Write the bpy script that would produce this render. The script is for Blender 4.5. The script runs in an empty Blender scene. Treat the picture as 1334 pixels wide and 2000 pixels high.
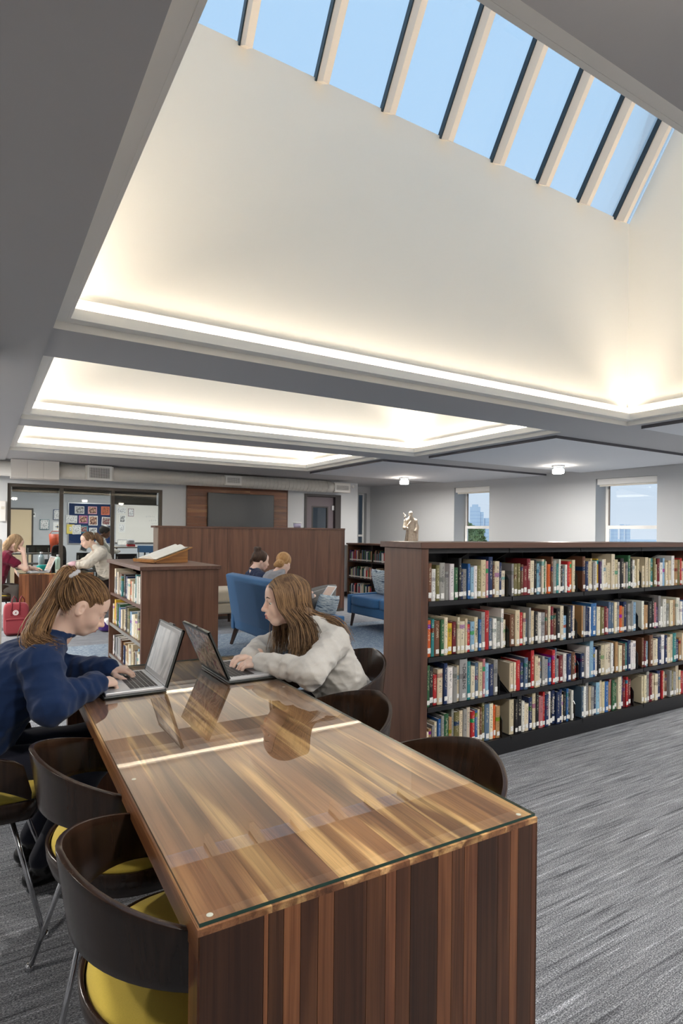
import bpy, bmesh, math, random
import numpy as np
from mathutils import Vector, Matrix
random.seed(7)
PI = math.pi
scene = bpy.context.scene
COL = scene.collection

# ------------------------------------------------------------------ camera
cam_d = bpy.data.cameras.new('camera'); cam = bpy.data.objects.new('camera', cam_d); COL.objects.link(cam)
_yaw, _roll = math.radians(31.39), math.radians(0.6)
_F = Vector((math.sin(_yaw), math.cos(_yaw), 0)); _R0 = Vector((math.cos(_yaw), -math.sin(_yaw), 0)); _U0 = Vector((0, 0, 1))
_R = _R0*math.cos(_roll) + _U0*math.sin(_roll); _U = -_R0*math.sin(_roll) + _U0*math.cos(_roll)
_m = Matrix.Identity(4)
for _i in range(3):
    _m[_i][0] = _R[_i]; _m[_i][1] = _U[_i]; _m[_i][2] = -_F[_i]
_m[0][3], _m[1][3], _m[2][3] = 0.0, 0.0, 1.4
cam.matrix_world = _m
cam_d.sensor_fit = 'HORIZONTAL'; cam_d.sensor_width = 36.0
cam_d.lens = 1157.0/1334.0*36.0
cam_d.shift_y = 41.2/1334.0
cam_d.clip_start = 0.02; cam_d.clip_end = 5000
scene.camera = cam

# ------------------------------------------------------------------ sky, exposure
world = bpy.data.worlds.new('sky'); scene.world = world; world.use_nodes = True
_bg = world.node_tree.nodes['Background']
_bg.inputs['Strength'].default_value = 0.70
_wt = world.node_tree; _tc = _wt.nodes.new('ShaderNodeTexCoord'); _sp = _wt.nodes.new('ShaderNodeSeparateXYZ'); _cr = _wt.nodes.new('ShaderNodeValToRGB')
_wt.links.new(_tc.outputs['Generated'], _sp.inputs[0]); _wt.links.new(_sp.outputs[2], _cr.inputs['Fac']); _wt.links.new(_cr.outputs['Color'], _bg.inputs['Color'])
_cr.color_ramp.elements[0].position = 0.0; _cr.color_ramp.elements[0].color = (0.70, 0.745, 0.82, 1)      # hazy horizon
_cr.color_ramp.elements[1].position = 0.55; _cr.color_ramp.elements[1].color = (0.45, 0.63, 0.82, 1)     # clear blue overhead
vs = scene.view_settings
vs.view_transform = 'Standard'; vs.look = 'None'; vs.gamma = 1.0; vs.use_curve_mapping = False
vs.exposure = 0.78
scene.cycles.use_denoising = True
scene.cycles.max_bounces = 10; scene.cycles.diffuse_bounces = 5; scene.cycles.transparent_max_bounces = 12
scene.cycles.sample_clamp_indirect = 6.0
LED = 38.0          # radiance of the cove strips
LAMP = 25.0         # radiance of the flush ceiling lamps

# ------------------------------------------------------------------ helpers
def srgb(r, g=None, b=None):
    if g is None: r, g, b = r
    f = lambda c: (c/255/12.92) if c/255 <= 0.04045 else ((c/255+0.055)/1.055)**2.4
    return (f(r), f(g), f(b), 1.0)

MATS = {}
def nodes_of(name):
    m = bpy.data.materials.new(name); m.use_nodes = True
    nt = m.node_tree; b = nt.nodes['Principled BSDF']
    return m, nt, b
def N(nt, t, **kw):
    n = nt.nodes.new(t)
    for k, v in kw.items(): setattr(n, k, v)
    return n
def ramp(nt, fac, stops):
    r = N(nt, 'ShaderNodeValToRGB'); e = r.color_ramp.elements
    while len(e) < len(stops): e.new(0.5)
    for i, (p, c) in enumerate(stops): e[i].position = p; e[i].color = c
    nt.links.new(fac, r.inputs['Fac']); return r.outputs['Color']
def mix(nt, a, b, fac, mode='MIX'):
    n = N(nt, 'ShaderNodeMix', data_type='RGBA', blend_type=mode)
    for sock, v in ((n.inputs[0], fac), (n.inputs[6], a), (n.inputs[7], b)):
        if hasattr(v, 'is_linked'): nt.links.new(v, sock)
        else: sock.default_value = v
    return n.outputs[2]
def coords(nt, scale=(1, 1, 1), kind='Object', loc=None, rot=(0, 0, 0)):
    tc = N(nt, 'ShaderNodeTexCoord'); mp = N(nt, 'ShaderNodeMapping')
    mp.inputs['Scale'].default_value = scale; mp.inputs['Rotation'].default_value = rot
    nt.links.new(tc.outputs[kind], mp.inputs['Vector'])
    if loc is not None: nt.links.new(loc, mp.inputs['Location'])
    return mp.outputs['Vector']
def noise(nt, vec, scale, detail=3.0, rough=0.6, dist=0.0):
    n = N(nt, 'ShaderNodeTexNoise'); n.inputs['Scale'].default_value = scale; n.inputs['Detail'].default_value = detail
    n.inputs['Roughness'].default_value = rough; n.inputs['Distortion'].default_value = dist
    nt.links.new(vec, n.inputs['Vector']); return n.outputs['Fac']
def bump(nt, b, h, strength=0.3, dist=0.01):
    n = N(nt, 'ShaderNodeBump'); n.inputs['Strength'].default_value = strength; n.inputs['Distance'].default_value = dist
    nt.links.new(h, n.inputs['Height']); nt.links.new(n.outputs['Normal'], b.inputs['Normal'])
def plain(name, rgb, rough=0.6, metal=0.0, spec=0.5, var=0.0, coat=0.0):
    if name in MATS: return MATS[name]
    m, nt, b = nodes_of(name)
    c = srgb(rgb)
    b.inputs['Roughness'].default_value = rough; b.inputs['Metallic'].default_value = metal
    b.inputs['Specular IOR Level'].default_value = spec; b.inputs['Coat Weight'].default_value = coat
    if var:
        f = noise(nt, coords(nt), 30.0)
        col = mix(nt, tuple(x*(1-var) for x in c[:3])+(1,), tuple(min(1, x*(1+var)) for x in c[:3])+(1,), f)
        nt.links.new(col, b.inputs['Base Color'])
    else: b.inputs['Base Color'].default_value = c
    MATS[name] = m; return m
def emit(name, rgb, strength):
    if name in MATS: return MATS[name]
    m, nt, b = nodes_of(name)
    b.inputs['Base Color'].default_value = (0.8, 0.8, 0.8, 1)
    b.inputs['Emission Color'].default_value = srgb(rgb); b.inputs['Emission Strength'].default_value = strength
    MATS[name] = m; return m
def glass(name, tint=(255, 255, 255), gloss=0.08, rough=0.0):
    m = bpy.data.materials.new(name); m.use_nodes = True; nt = m.node_tree; nt.nodes.clear()
    out = N(nt, 'ShaderNodeOutputMaterial'); tr = N(nt, 'ShaderNodeBsdfTransparent'); gl = N(nt, 'ShaderNodeBsdfGlossy')
    tr.inputs['Color'].default_value = srgb(tint); gl.inputs['Roughness'].default_value = rough
    fr = N(nt, 'ShaderNodeLayerWeight'); fr.inputs['Blend'].default_value = 0.25
    mt = N(nt, 'ShaderNodeMath', operation='MULTIPLY_ADD'); mt.inputs[1].default_value = 0.5; mt.inputs[2].default_value = gloss
    nt.links.new(fr.outputs['Fresnel'], mt.inputs[0])
    mx = N(nt, 'ShaderNodeMixShader'); nt.links.new(mt.outputs[0], mx.inputs[0])
    nt.links.new(tr.outputs[0], mx.inputs[1]); nt.links.new(gl.outputs[0], mx.inputs[2]); nt.links.new(mx.outputs[0], out.inputs[0])
    MATS[name] = m; return m

def wood(name, stops, grain_axis='z', scale=1.0, rough=0.35, rand=True, tone=False, spec=0.5, streak=1.0):
    """walnut: streaks drawn out along one axis; stops = colour ramp; tone = multiply by object colour"""
    m, nt, b = nodes_of(name)
    s = {'x': (0.9, 16, 16), 'y': (16, 0.9, 16), 'z': (16, 16, 0.9)}[grain_axis]
    fine = {'x': (3, 150, 150), 'y': (150, 3, 150), 'z': (150, 150, 3)}[grain_axis]
    oi = N(nt, 'ShaderNodeObjectInfo')
    mm = N(nt, 'ShaderNodeVectorMath', operation='SCALE'); mm.inputs[0].default_value = (37.0, 53.0, 71.0)
    nt.links.new(oi.outputs['Random'], mm.inputs['Scale'])
    loc = mm.outputs[0] if rand else None
    v = coords(nt, tuple(x*scale for x in s), loc=loc)
    f1 = noise(nt, v, 1.0*streak, 4.0, 0.55, 0.6)
    f2 = noise(nt, coords(nt, tuple(x*scale for x in fine), loc=loc), 1.0, 2.0, 0.7)
    c = ramp(nt, f1, stops)
    c = mix(nt, c, (0.45, 0.40, 0.36, 1), mix(nt, (0, 0, 0, 1), (0.5, 0.5, 0.5, 1), f2), 'MULTIPLY')
    if tone: c = mix(nt, c, oi.outputs['Color'], 1.0, 'MULTIPLY')
    nt.links.new(c, b.inputs['Base Color']); b.inputs['Roughness'].default_value = rough
    b.inputs['Specular IOR Level'].default_value = spec
    bump(nt, b, f2, 0.05, 0.002)
    MATS[name] = m; return m

# ---- object makers
def empty(name, loc=(0, 0, 0), rz=0.0, parent=None):
    o = bpy.data.objects.new(name, None); COL.objects.link(o); o.location = loc; o.rotation_euler = (0, 0, rz)
    o.empty_display_size = 0.05
    if parent: o.parent = parent
    return o
def tag(o, label=None, cat=None, group=None, kind=None):
    if label: o['label'] = label
    if cat: o['category'] = cat
    if group: o['group'] = group
    if kind: o['kind'] = kind
    return o
def thing(name, label, cat, loc=(0, 0, 0), rz=0.0, group=None):
    return tag(empty(name, loc, rz), label, cat, group)
def link(name, me, mat=None, parent=None, smooth=False, loc=None, rot=None):
    if mat is not None and not me.materials:
        for mm in (mat if isinstance(mat, (list, tuple)) else [mat]): me.materials.append(MATS[mm] if isinstance(mm, str) else mm)
    if smooth: me.polygons.foreach_set('use_smooth', [True]*len(me.polygons))
    o = bpy.data.objects.new(name, me); COL.objects.link(o)
    if parent: o.parent = parent
    if loc is not None: o.location = loc
    if rot is not None: o.rotation_euler = rot
    return o
def mesh(name, verts, faces, mat=None, parent=None, smooth=False, **kw):
    me = bpy.data.meshes.new(name); me.from_pydata([tuple(v) for v in verts], [], faces); me.update()
    return link(name, me, mat, parent, smooth, **kw)
_BF = [(0, 3, 2, 1), (4, 5, 6, 7), (0, 1, 5, 4), (1, 2, 6, 5), (2, 3, 7, 6), (3, 0, 4, 7)]
class MB:
    """collects simple solids into one mesh"""
    def __init__(s): s.v = []; s.f = []; s.mi = []
    def add(s, vs, fs, mi=0):
        o = len(s.v); s.v += [tuple(v) for v in vs]; s.f += [tuple(i+o for i in f) for f in fs]; s.mi += [mi]*len(fs); return s
    def box(s, a, b, mi=0, M=None):
        x0, y0, z0 = a; x1, y1, z1 = b
        x0, x1 = min(x0, x1), max(x0, x1); y0, y1 = min(y0, y1), max(y0, y1); z0, z1 = min(z0, z1), max(z0, z1)
        vs = [Vector(p) for p in ((x0, y0, z0), (x1, y0, z0), (x1, y1, z0), (x0, y1, z0), (x0, y0, z1), (x1, y0, z1), (x1, y1, z1), (x0, y1, z1))]
        if M is not None: vs = [M @ p for p in vs]
        return s.add(vs, _BF, mi)
    def tube(s, pts, r, n=10, mi=0, caps=True, flat=1.0):
        pts = [Vector(p) for p in pts]; k = len(pts)
        rr = r if isinstance(r, (list, tuple)) else [r]*k
        vs = []; fs = []; up = None
        for i, p in enumerate(pts):
            t = (pts[min(i+1, k-1)] - pts[max(i-1, 0)]).normalized()
            if up is None:
                up = Vector((0, 0, 1)) if abs(t.z) < 0.9 else Vector((1, 0, 0))
            a = t.cross(up); a = a.normalized() if a.length > 1e-6 else t.orthogonal().normalized()
            bb = a.cross(t).normalized(); up = bb
            for j in range(n):
                th = 2*PI*j/n; vs.append(p + (a*math.cos(th) + bb*math.sin(th)*flat)*rr[i])
        for i in range(k-1):
            for j in range(n):
                q = (j+1) % n; fs.append((i*n+j, i*n+q, (i+1)*n+q, (i+1)*n+j))
        if caps: fs.append(tuple(range(n-1, -1, -1))); fs.append(tuple((k-1)*n+j for j in range(n)))
        return s.add(vs, fs, mi)
    def lathe(s, prof, c=(0, 0, 0), n=24, mi=0):
        vs = []; fs = []; k = len(prof)
        for (r, zz) in prof:
            for j in range(n):
                th = 2*PI*j/n; vs.append((c[0]+r*math.cos(th), c[1]+r*math.sin(th), c[2]+zz))
        for i in range(k-1):
            for j in range(n):
                q = (j+1) % n; fs.append((i*n+j, i*n+q, (i+1)*n+q, (i+1)*n+j))
        fs.append(tuple(range(n-1, -1, -1))); fs.append(tuple((k-1)*n+j for j in range(n)))
        return s.add(vs, fs, mi)
    def quad(s, a, b, c, d, mi=0): return s.add([a, b, c, d], [(0, 1, 2, 3)], mi)
    def prism(s, poly, axis, a, b, mi=0):
        """extrude 2-D poly (list of pairs) along axis 'x','y','z' from a to b"""
        k = len(poly)
        def P(p, t): return {'x': (t, p[0], p[1]), 'y': (p[0], t, p[1]), 'z': (p[0], p[1], t)}[axis]
        vs = [P(p, a) for p in poly] + [P(p, b) for p in poly]
        fs = [tuple(range(k-1, -1, -1)), tuple(range(k, 2*k))] + [(i, (i+1) % k, k+(i+1) % k, k+i) for i in range(k)]
        return s.add(vs, fs, mi)
    def build(s, name, mat, parent=None, smooth=False, bevel=0.0, seg=2, recalc=True, **kw):
        me = bpy.data.meshes.new(name); me.from_pydata(s.v, [], s.f)
        for m in (mat if isinstance(mat, (list, tuple)) else [mat]): me.materials.append(MATS[m] if isinstance(m, str) else m)
        me.polygons.foreach_set('material_index', s.mi)
        if recalc or bevel:
            bm = bmesh.new(); bm.from_mesh(me)
            if recalc: bmesh.ops.recalc_face_normals(bm, faces=bm.faces)
            if bevel: bmesh.ops.bevel(bm, geom=list(bm.edges), offset=bevel, segments=seg, profile=0.5, affect='EDGES', clamp_overlap=True)
            bm.to_mesh(me); bm.free()
        me.update()
        return link(name, me, None, parent, smooth, **kw)
def rect_frame(mb, x0, x1, z0, z1, w, y0, y1):
    mb.box((x0, y0, z0), (x0+w, y1, z1)); mb.box((x1-w, y0, z0), (x1, y1, z1)); mb.box((x0+w, y0, z1-w), (x1-w, y1, z1)); mb.box((x0+w, y0, z0), (x1-w, y1, z0+w)); return mb
def bx(name, a, b, mat, parent=None, bevel=0.0, **kw):
    return MB().box(a, b).build(name, mat, parent, bevel=bevel, recalc=False, **kw)
def copy_tree(o, parent=None):
    c = o.copy(); COL.objects.link(c); c.parent = parent
    for ch in list(o.children): copy_tree(ch, c)
    return c
def text(name, body, size, mat, parent=None, loc=(0, 0, 0), rot=(0, 0, 0), extrude=0.0003, align='CENTER'):
    cu = bpy.data.curves.new(name, 'FONT'); cu.body = body; cu.size = size; cu.extrude = extrude; cu.align_x = align; cu.align_y = 'CENTER'
    tmp = bpy.data.objects.new(name, cu); COL.objects.link(tmp); bpy.context.view_layer.update()
    me = bpy.data.meshes.new_from_object(tmp.evaluated_get(bpy.context.evaluated_depsgraph_get())); bpy.data.objects.remove(tmp); bpy.data.curves.remove(cu)
    me.materials.clear(); me.materials.append(MATS[mat] if isinstance(mat, str) else mat)
    return link(name, me, None, parent, loc=loc, rot=rot)
def smooth01(t): t = max(0.0, min(1.0, t)); return t*t*(3-2*t)
def lerp(a, b, t): return a + (b-a)*t
# ================================================================== materials of the shell
plain('paint_wall', (188, 191, 194), 0.75)
plain('paint_wall_blue', (190, 200, 210), 0.75)
plain('paint_well', (240, 236, 228), 0.8)
plain('paint_ceiling', (180, 180, 182), 0.8)
plain('paint_trim_white', (236, 235, 231), 0.6)
plain('white', (240, 240, 238), 0.45)
plain('off_white', (222, 218, 208), 0.5)
plain('black_metal', (22, 22, 25), 0.35, 0.0, 0.6)
plain('dark_frame', (72, 66, 60), 0.5)
plain('gasket', (28, 45, 55), 0.4)
plain('rafter_paint', (226, 214, 200), 0.5)
plain('aluminium', (190, 192, 195), 0.32, 0.9)
plain('chrome', (205, 205, 208), 0.12, 1.0)
plain('rubber', (20, 20, 20), 0.6)
plain('grey_metal', (150, 148, 144), 0.45, 0.3)
emit('led', (255, 240, 218), LED); emit('led_bright', (255, 243, 226), LED*1.7)
emit('lamp_glow', (255, 240, 222), LAMP)
glass('sky_glass', (246, 251, 255), 0.02)
glass('window_glass', (244, 249, 252), 0.03)
glass('partition_glass', (238, 240, 238), 0.015)
def carpet(name, c0, c1, c2, sx, sy):
    m, nt, b = nodes_of(name)
    f1 = noise(nt, coords(nt, (sx, sy, 1)), 1.0, 5.0, 0.75)
    f2 = noise(nt, coords(nt, (1, 1, 1)), 330.0, 3.0, 0.8)
    f3 = noise(nt, coords(nt, (sx*3, sy*3, 1)), 1.0, 2.0, 0.6)
    a = N(nt, 'ShaderNodeMath', operation='ADD'); nt.links.new(f1, a.inputs[0]); nt.links.new(f2, a.inputs[1])
    a2 = N(nt, 'ShaderNodeMath', operation='ADD'); nt.links.new(a.outputs[0], a2.inputs[0]); nt.links.new(f3, a2.inputs[1])
    a3 = N(nt, 'ShaderNodeMath', operation='MULTIPLY'); nt.links.new(a2.outputs[0], a3.inputs[0]); a3.inputs[1].default_value = 0.333
    c = ramp(nt, a3.outputs[0], [(0.38, srgb(c0)), (0.5, srgb(c1)), (0.62, srgb(c2))])
    nt.links.new(c, b.inputs['Base Color']); b.inputs['Roughness'].default_value = 0.95; b.inputs['Specular IOR Level'].default_value = 0.1
    bump(nt, b, a3.outputs[0], 0.9, 0.01)
    MATS[name] = m
def carpet_lines(name):
    """loop-pile carpet: fine flecks with long thin ridges running along x"""
    m, nt, b = nodes_of(name)
    fl = noise(nt, coords(nt, (150, 330, 1)), 1.0, 2.0, 0.8); f2 = noise(nt, coords(nt, (5.0, 60.0, 1)), 1.0, 3.0, 0.6); big = noise(nt, coords(nt), 1.1, 2.0)
    ln = noise(nt, coords(nt, (1.7, 62.0, 1)), 1.0, 2.0, 0.5); row = noise(nt, coords(nt, (0.4, 240.0, 1)), 1.0, 1.0, 0.5)
    c = ramp(nt, fl, [(0.30, srgb(62, 64, 68)), (0.48, srgb(134, 137, 143)), (0.70, srgb(226, 229, 234))])
    c = mix(nt, c, ramp(nt, ln, [(0.33, (0.42, 0.42, 0.43, 1)), (0.40, (0.95, 0.95, 0.95, 1)), (0.60, (1, 1, 1, 1)), (0.66, (1.5, 1.5, 1.5, 1))]), 0.85, 'MULTIPLY')
    c = mix(nt, c, ramp(nt, f2, [(0.34, (0.72, 0.72, 0.73, 1)), (0.66, (1.25, 1.25, 1.25, 1))]), 0.8, 'MULTIPLY'); c = mix(nt, c, ramp(nt, row, [(0.4, (0.82, 0.82, 0.82, 1)), (0.6, (1.1, 1.1, 1.1, 1))]), 0.7, 'MULTIPLY')
    c = mix(nt, c, ramp(nt, big, [(0.3, (0.92, 0.92, 0.92, 1)), (0.7, (1.06, 1.06, 1.06, 1))]), 1.0, 'MULTIPLY')
    nt.links.new(c, b.inputs['Base Color']); b.inputs['Roughness'].default_value = 0.95; b.inputs['Specular IOR Level'].default_value = 0.1
    ad = N(nt, 'ShaderNodeMath', operation='ADD'); nt.links.new(fl, ad.inputs[0]); nt.links.new(ln, ad.inputs[1]); bump(nt, b, ad.outputs[0], 0.8, 0.008); MATS[name] = m
carpet_lines('carpet_grey')
carpet('carpet_blue', (56, 84, 116), (138, 154, 170), (228, 232, 234), 12.0, 46.0)
wood('walnut_panel', [(0.28, srgb(74, 48, 38)), (0.45, srgb(108, 74, 58)), (0.58, srgb(122, 86, 66)), (0.74, srgb(84, 55, 43))], 'z', 0.75, 0.42)
wood('walnut_panel_x', [(0.28, srgb(78, 53, 43)), (0.5, srgb(110, 78, 64)), (0.74, srgb(84, 58, 48))], 'x', 0.75, 0.4)
wood('walnut_panel_y', [(0.28, srgb(78, 53, 43)), (0.5, srgb(110, 78, 64)), (0.74, srgb(84, 58, 48))], 'y', 0.75, 0.4)
wood('walnut_wall_plank', [(0.25, srgb(84, 50, 36)), (0.45, srgb(128, 84, 60)), (0.6, srgb(150, 104, 74)), (0.7, srgb(205, 165, 120)), (0.8, srgb(110, 70, 50))], 'x', 0.8, 0.4, tone=True)

def structure(o): o['kind'] = 'structure'; return o

# ================================================================== floor
structure(MB().box((-3.6, -3.6, -0.1), (10.6, 16.2, 0.0)).build('floor', 'carpet_grey'))
structure(MB().prism([(0.75, 3.72), (6.35, 3.72), (6.35, 7.75), (0.75, 7.75)], 'z', -0.01, 0.004).build('floor_lounge', 'carpet_blue'))

# ================================================================== ceiling with three stepped openings
ZB, ZL, ZLIP = 2.52, 2.565, 2.625
WELLS = [(0.33, 5.62, 0.87, 3.645, 'near'), (0.33, 5.37, 4.25, 6.785, 'middle'), (0.33, 5.08, 7.22, 9.525, 'far')]
mb = MB()
XR = 10.6
ys = [(-3.6, 0.87), (3.645, 4.25), (6.785, 7.22), (9.525, 16.2)]
for a, b in ys: mb.box((0.33, a, ZB), (XR, b, ZL))
for (x0, x1, y0, y1, _n) in WELLS: mb.box((x1, y0, ZB), (XR, y1, ZL))
mb.box((-3.6, -3.6, ZB-0.018), (0.33, 16.2, ZL))
structure(mb.build('ceiling', 'paint_ceiling'))
# thin lowered panels along the window side
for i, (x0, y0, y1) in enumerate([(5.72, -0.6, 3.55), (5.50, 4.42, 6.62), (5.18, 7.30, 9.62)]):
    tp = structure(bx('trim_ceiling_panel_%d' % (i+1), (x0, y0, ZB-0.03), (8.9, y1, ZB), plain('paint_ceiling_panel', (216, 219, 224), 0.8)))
    bx('edge_shade_strip', (x0-0.006, y0-0.006, ZB-0.032), (x0-0.0005, y1, ZB), plain('edge_shade', (84, 84, 90), 0.6), tp); bx('edge_shade_strip', (x0-0.0004, y0-0.006, ZB-0.032), (8.9, y0-0.0005, ZB), 'edge_shade', tp)  # dark strips paint in the shade of the unlit panel edges
def well(i, x0, x1, y0, y1, nm):
    ins, ztop = 0.085, (4.58 if i == 0 else 3.8)
    SL = 0.69/0.445 if i == 0 else 0.12
    # stepped lip round the opening
    lb = MB()
    q_ = ins-0.003
    for (ax0, ax1, ay0, ay1) in ((x0-0.02, x0+q_, y0-0.02, y1+0.02), (x1-q_, x1+0.02, y0-0.02, y1+0.02), (x0+q_, x1-q_, y0-0.02, y0+q_), (x0+q_, x1-q_, y1-q_, y1+0.02)):
        lb.box((ax0, ay0, ZL), (ax1, ay1, ZL+0.016))
    t = 0.016; zq = ZL-0.0015
    lb.box((x0+ins-t, y0+ins-t, zq), (x0+ins, y1-ins+t, ZLIP)); lb.box((x1-ins, y0+ins-t, zq), (x1-ins+t, y1-ins+t, ZLIP))
    lb.box((x0+ins+0.0002, y0+ins-t+0.0002, zq+0.0004), (x1-ins-0.0002, y0+ins, ZLIP-0.0004)); lb.box((x0+ins+0.0002, y1-ins, zq+0.0004), (x1-ins-0.0002, y1-ins+t-0.0002, ZLIP-0.0004))
    # pale strip facing the lower step
    lb.box((x0, y1-0.001, ZB+0.001), (x1, y1+0.01, ZL)); lb.box((x1-0.001, y0, ZB+0.001), (x1+0.01, y1, ZL))
    lb.box((x0, y0-0.01, ZB+0.001), (x1, y0+0.001, ZL)); lb.box((x0-0.01, y0, ZB+0.001), (x0+0.001, y1, ZL))
    structure(lb.build('trim_cove_%d' % (i+1), 'paint_trim_white'))
    ym = (y0+y1)/2; zr = ztop + (y1-ym)*SL
    w = MB(); th = 0.06
    w.box((x0-th, y1, ZL), (x1+th, y1+th, ztop)); w.box((x0-th, y0-th, ZL), (x1+th, y0, ztop))
    w.prism([(y0, ZL), (y1, ZL), (y1, ztop), (ym, zr), (y0, ztop)], 'x', x0-th, x0)
    w.prism([(y0, ZL), (y1, ZL), (y1, ztop), (ym, zr), (y0, ztop)], 'x', x1, x1+th)
    zr0, zr1, rp = 2.684, 2.704, 0.014                   # small rail added to draw a thin shade line above the light slot
    w.box((x0+rp, y1-rp, zr0), (x1-rp, y1+0.001, zr1)); w.box((x0+rp, y0-0.001, zr0), (x1-rp, y0+rp, zr1)); w.box((x1-rp, y0, zr0), (x1+0.001, y1, zr1)); w.box((x0-0.001, y0, zr0), (x0+rp, y1, zr1))
    structure(w.build('wall_light_well_%d' % (i+1), 'paint_well'))
    # pitched glazing on both slopes
    win = structure(empty('window_%d' % (i+1), (0, 0, 0)))
    L = math.hypot(y1-ym, zr-ztop)
    nb = 9; pitch = 0.5665
    xs = [x1-0.225-pitch*k for k in range(int((x1-x0-0.2)/pitch)+1)]
    xs = sorted(xs)
    for side in (1, -1):
        ybase = y1 if side > 0 else y0
        ang = math.atan2(zr-ztop, (ym-ybase))
        Mx = Matrix.Translation((0, ybase, ztop)) @ Matrix.Rotation(ang, 4, 'X')     # local y runs up the slope, local z is the normal
        up = 1 if side < 0 else -1                                                   # outward side
        edges = [x0] + xs + [x1]
        for k in range(len(edges)-1):
            MB().box((edges[k], 0, 0.0*up), (edges[k+1], L, 0.008*up), M=Mx).build('pane', 'sky_glass', win)
        for x in xs:
            bar = MB().box((x-0.02, -0.02, -0.13*up), (x+0.03, L, -0.004*up), M=Mx).build('glazing_bar', 'rafter_paint', win)
            MB().box((x-0.03, -0.02, -0.03*up), (x-0.012, L, 0.02*up), M=Mx).build('gasket', 'gasket', bar)
    MB().box((x0-0.05, ym-0.05, zr-0.08), (x1+0.05, ym+0.05, zr+0.03)).build('ridge_bar', 'rafter_paint', win)
    # light strips in the cove
    zl = ZL+0.018
    for (nm2, a, b) in (('far', (x0+0.12, y1-0.052, zl), (x1-0.14, y1-0.018, zl+0.012)), ('near', (x0+0.12, y0+0.018, zl), (x1-0.14, y0+0.052, zl+0.012)),
                        ('window-side', (x1-0.052, y0+0.14, zl), (x1-0.018, y1-0.14, zl+0.012)), ('aisle-side', (x0+0.018, y0+0.14, zl), (x0+0.052, y1-0.14, zl+0.012))):
        t_ = thing('cove_light', 'warm white light strip in the %s cove edge of the %s ceiling opening' % (nm2, nm), 'light strip', ((a[0]+b[0])/2, (a[1]+b[1])/2, zl), 0, 'cove light strips')
        c = Vector(t_.location)
        MB().box(Vector(a)-c+Vector((0, 0, 0.006)), Vector(b)-c).build('diffuser', 'led' if i == 0 else 'led_bright', t_)
        g = 0.003
        MB().box(Vector(a)-c-Vector((g, g, 0)), Vector((b[0], b[1], b[2]-0.0065))-c+Vector((g, g, 0))).build('housing', 'paint_trim_white', t_)
for i, w_ in enumerate(WELLS): well(i, *w_)

# ================================================================== back wall with classroom window, timber panel and door
YB = 11.2
CW = (0.38, 2.91, 0.45, 2.17)
DR = (5.90, 6.80, 2.235)
mb = MB()
mb.box((-3.6, YB, 0), (CW[0], YB+0.14, ZB)); mb.box((CW[0], YB, 0), (CW[1], YB+0.14, CW[2])); mb.box((CW[0], YB, CW[3]), (CW[1], YB+0.14, ZB))
mb.box((CW[1], YB, 0), (DR[0], YB+0.14, ZB)); mb.box((DR[0], YB, DR[2]), (DR[1], YB+0.14, ZB)); mb.box((DR[1], YB, 0), (7.25, YB+0.14, ZB))
mb.box((7.11, YB+0.14, 0), (7.25, 11.95, ZB))
structure(mb.build('wall_back', plain('paint_back_lit', (214, 218, 222), 0.75)))  # wall paint lightened here to stand in for brighter light on it
mb = MB()
RW = (7.70, 7.93, 0.3, 2.36)
mb.box((7.2, 11.85, 0), (RW[0], 12.0, ZB)); mb.box((RW[1], 11.85, 0), (8.3, 12.0, ZB)); mb.box((RW[0], 11.85, 0), (RW[1], 12.0, RW[2])); mb.box((RW[0], 11.85, RW[3]), (RW[1], 12.0, ZB))
structure(mb.build('wall_recess', 'paint_wall'))
rw = structure(empty('window_7', (7.815, 11.97, RW[2])))
mb = MB(); rect_frame(mb, -0.115, 0.115, 0, 2.06, 0.035, 0, 0.03); mb.box((-0.08, 0.0, 1.02), (0.08, 0.03, 1.07))
mb.build('window_frame', 'white', rw); bx('pane', (-0.08, 0.012, 0.05), (0.09, 0.018, 2.0), 'window_glass', rw)
structure(bx('baseboard_back', (5.48, YB-0.012, 0), (7.25, YB, 0.1), plain('base_dark', (60, 58, 56), 0.6)))

# ---- window wall, slightly skewed to the back wall
WA, WB_ = Vector((8.03, 11.85, 0)), Vector((9.2, 5.13, 0))
wd = (WB_-WA).normalized(); wang = math.atan2(wd.y, wd.x); wlen = 15.6
ww = structure(empty('wall_windows', WA, wang))       # local x runs towards the camera, local -y is outdoors
# far windows (s = distance along the wall)
WIN = [(2.531, 3.398), (5.544, 6.536), (8.557, 9.549), (11.57, 12.562)]
ZS, ZT = 0.92, 2.37
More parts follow.
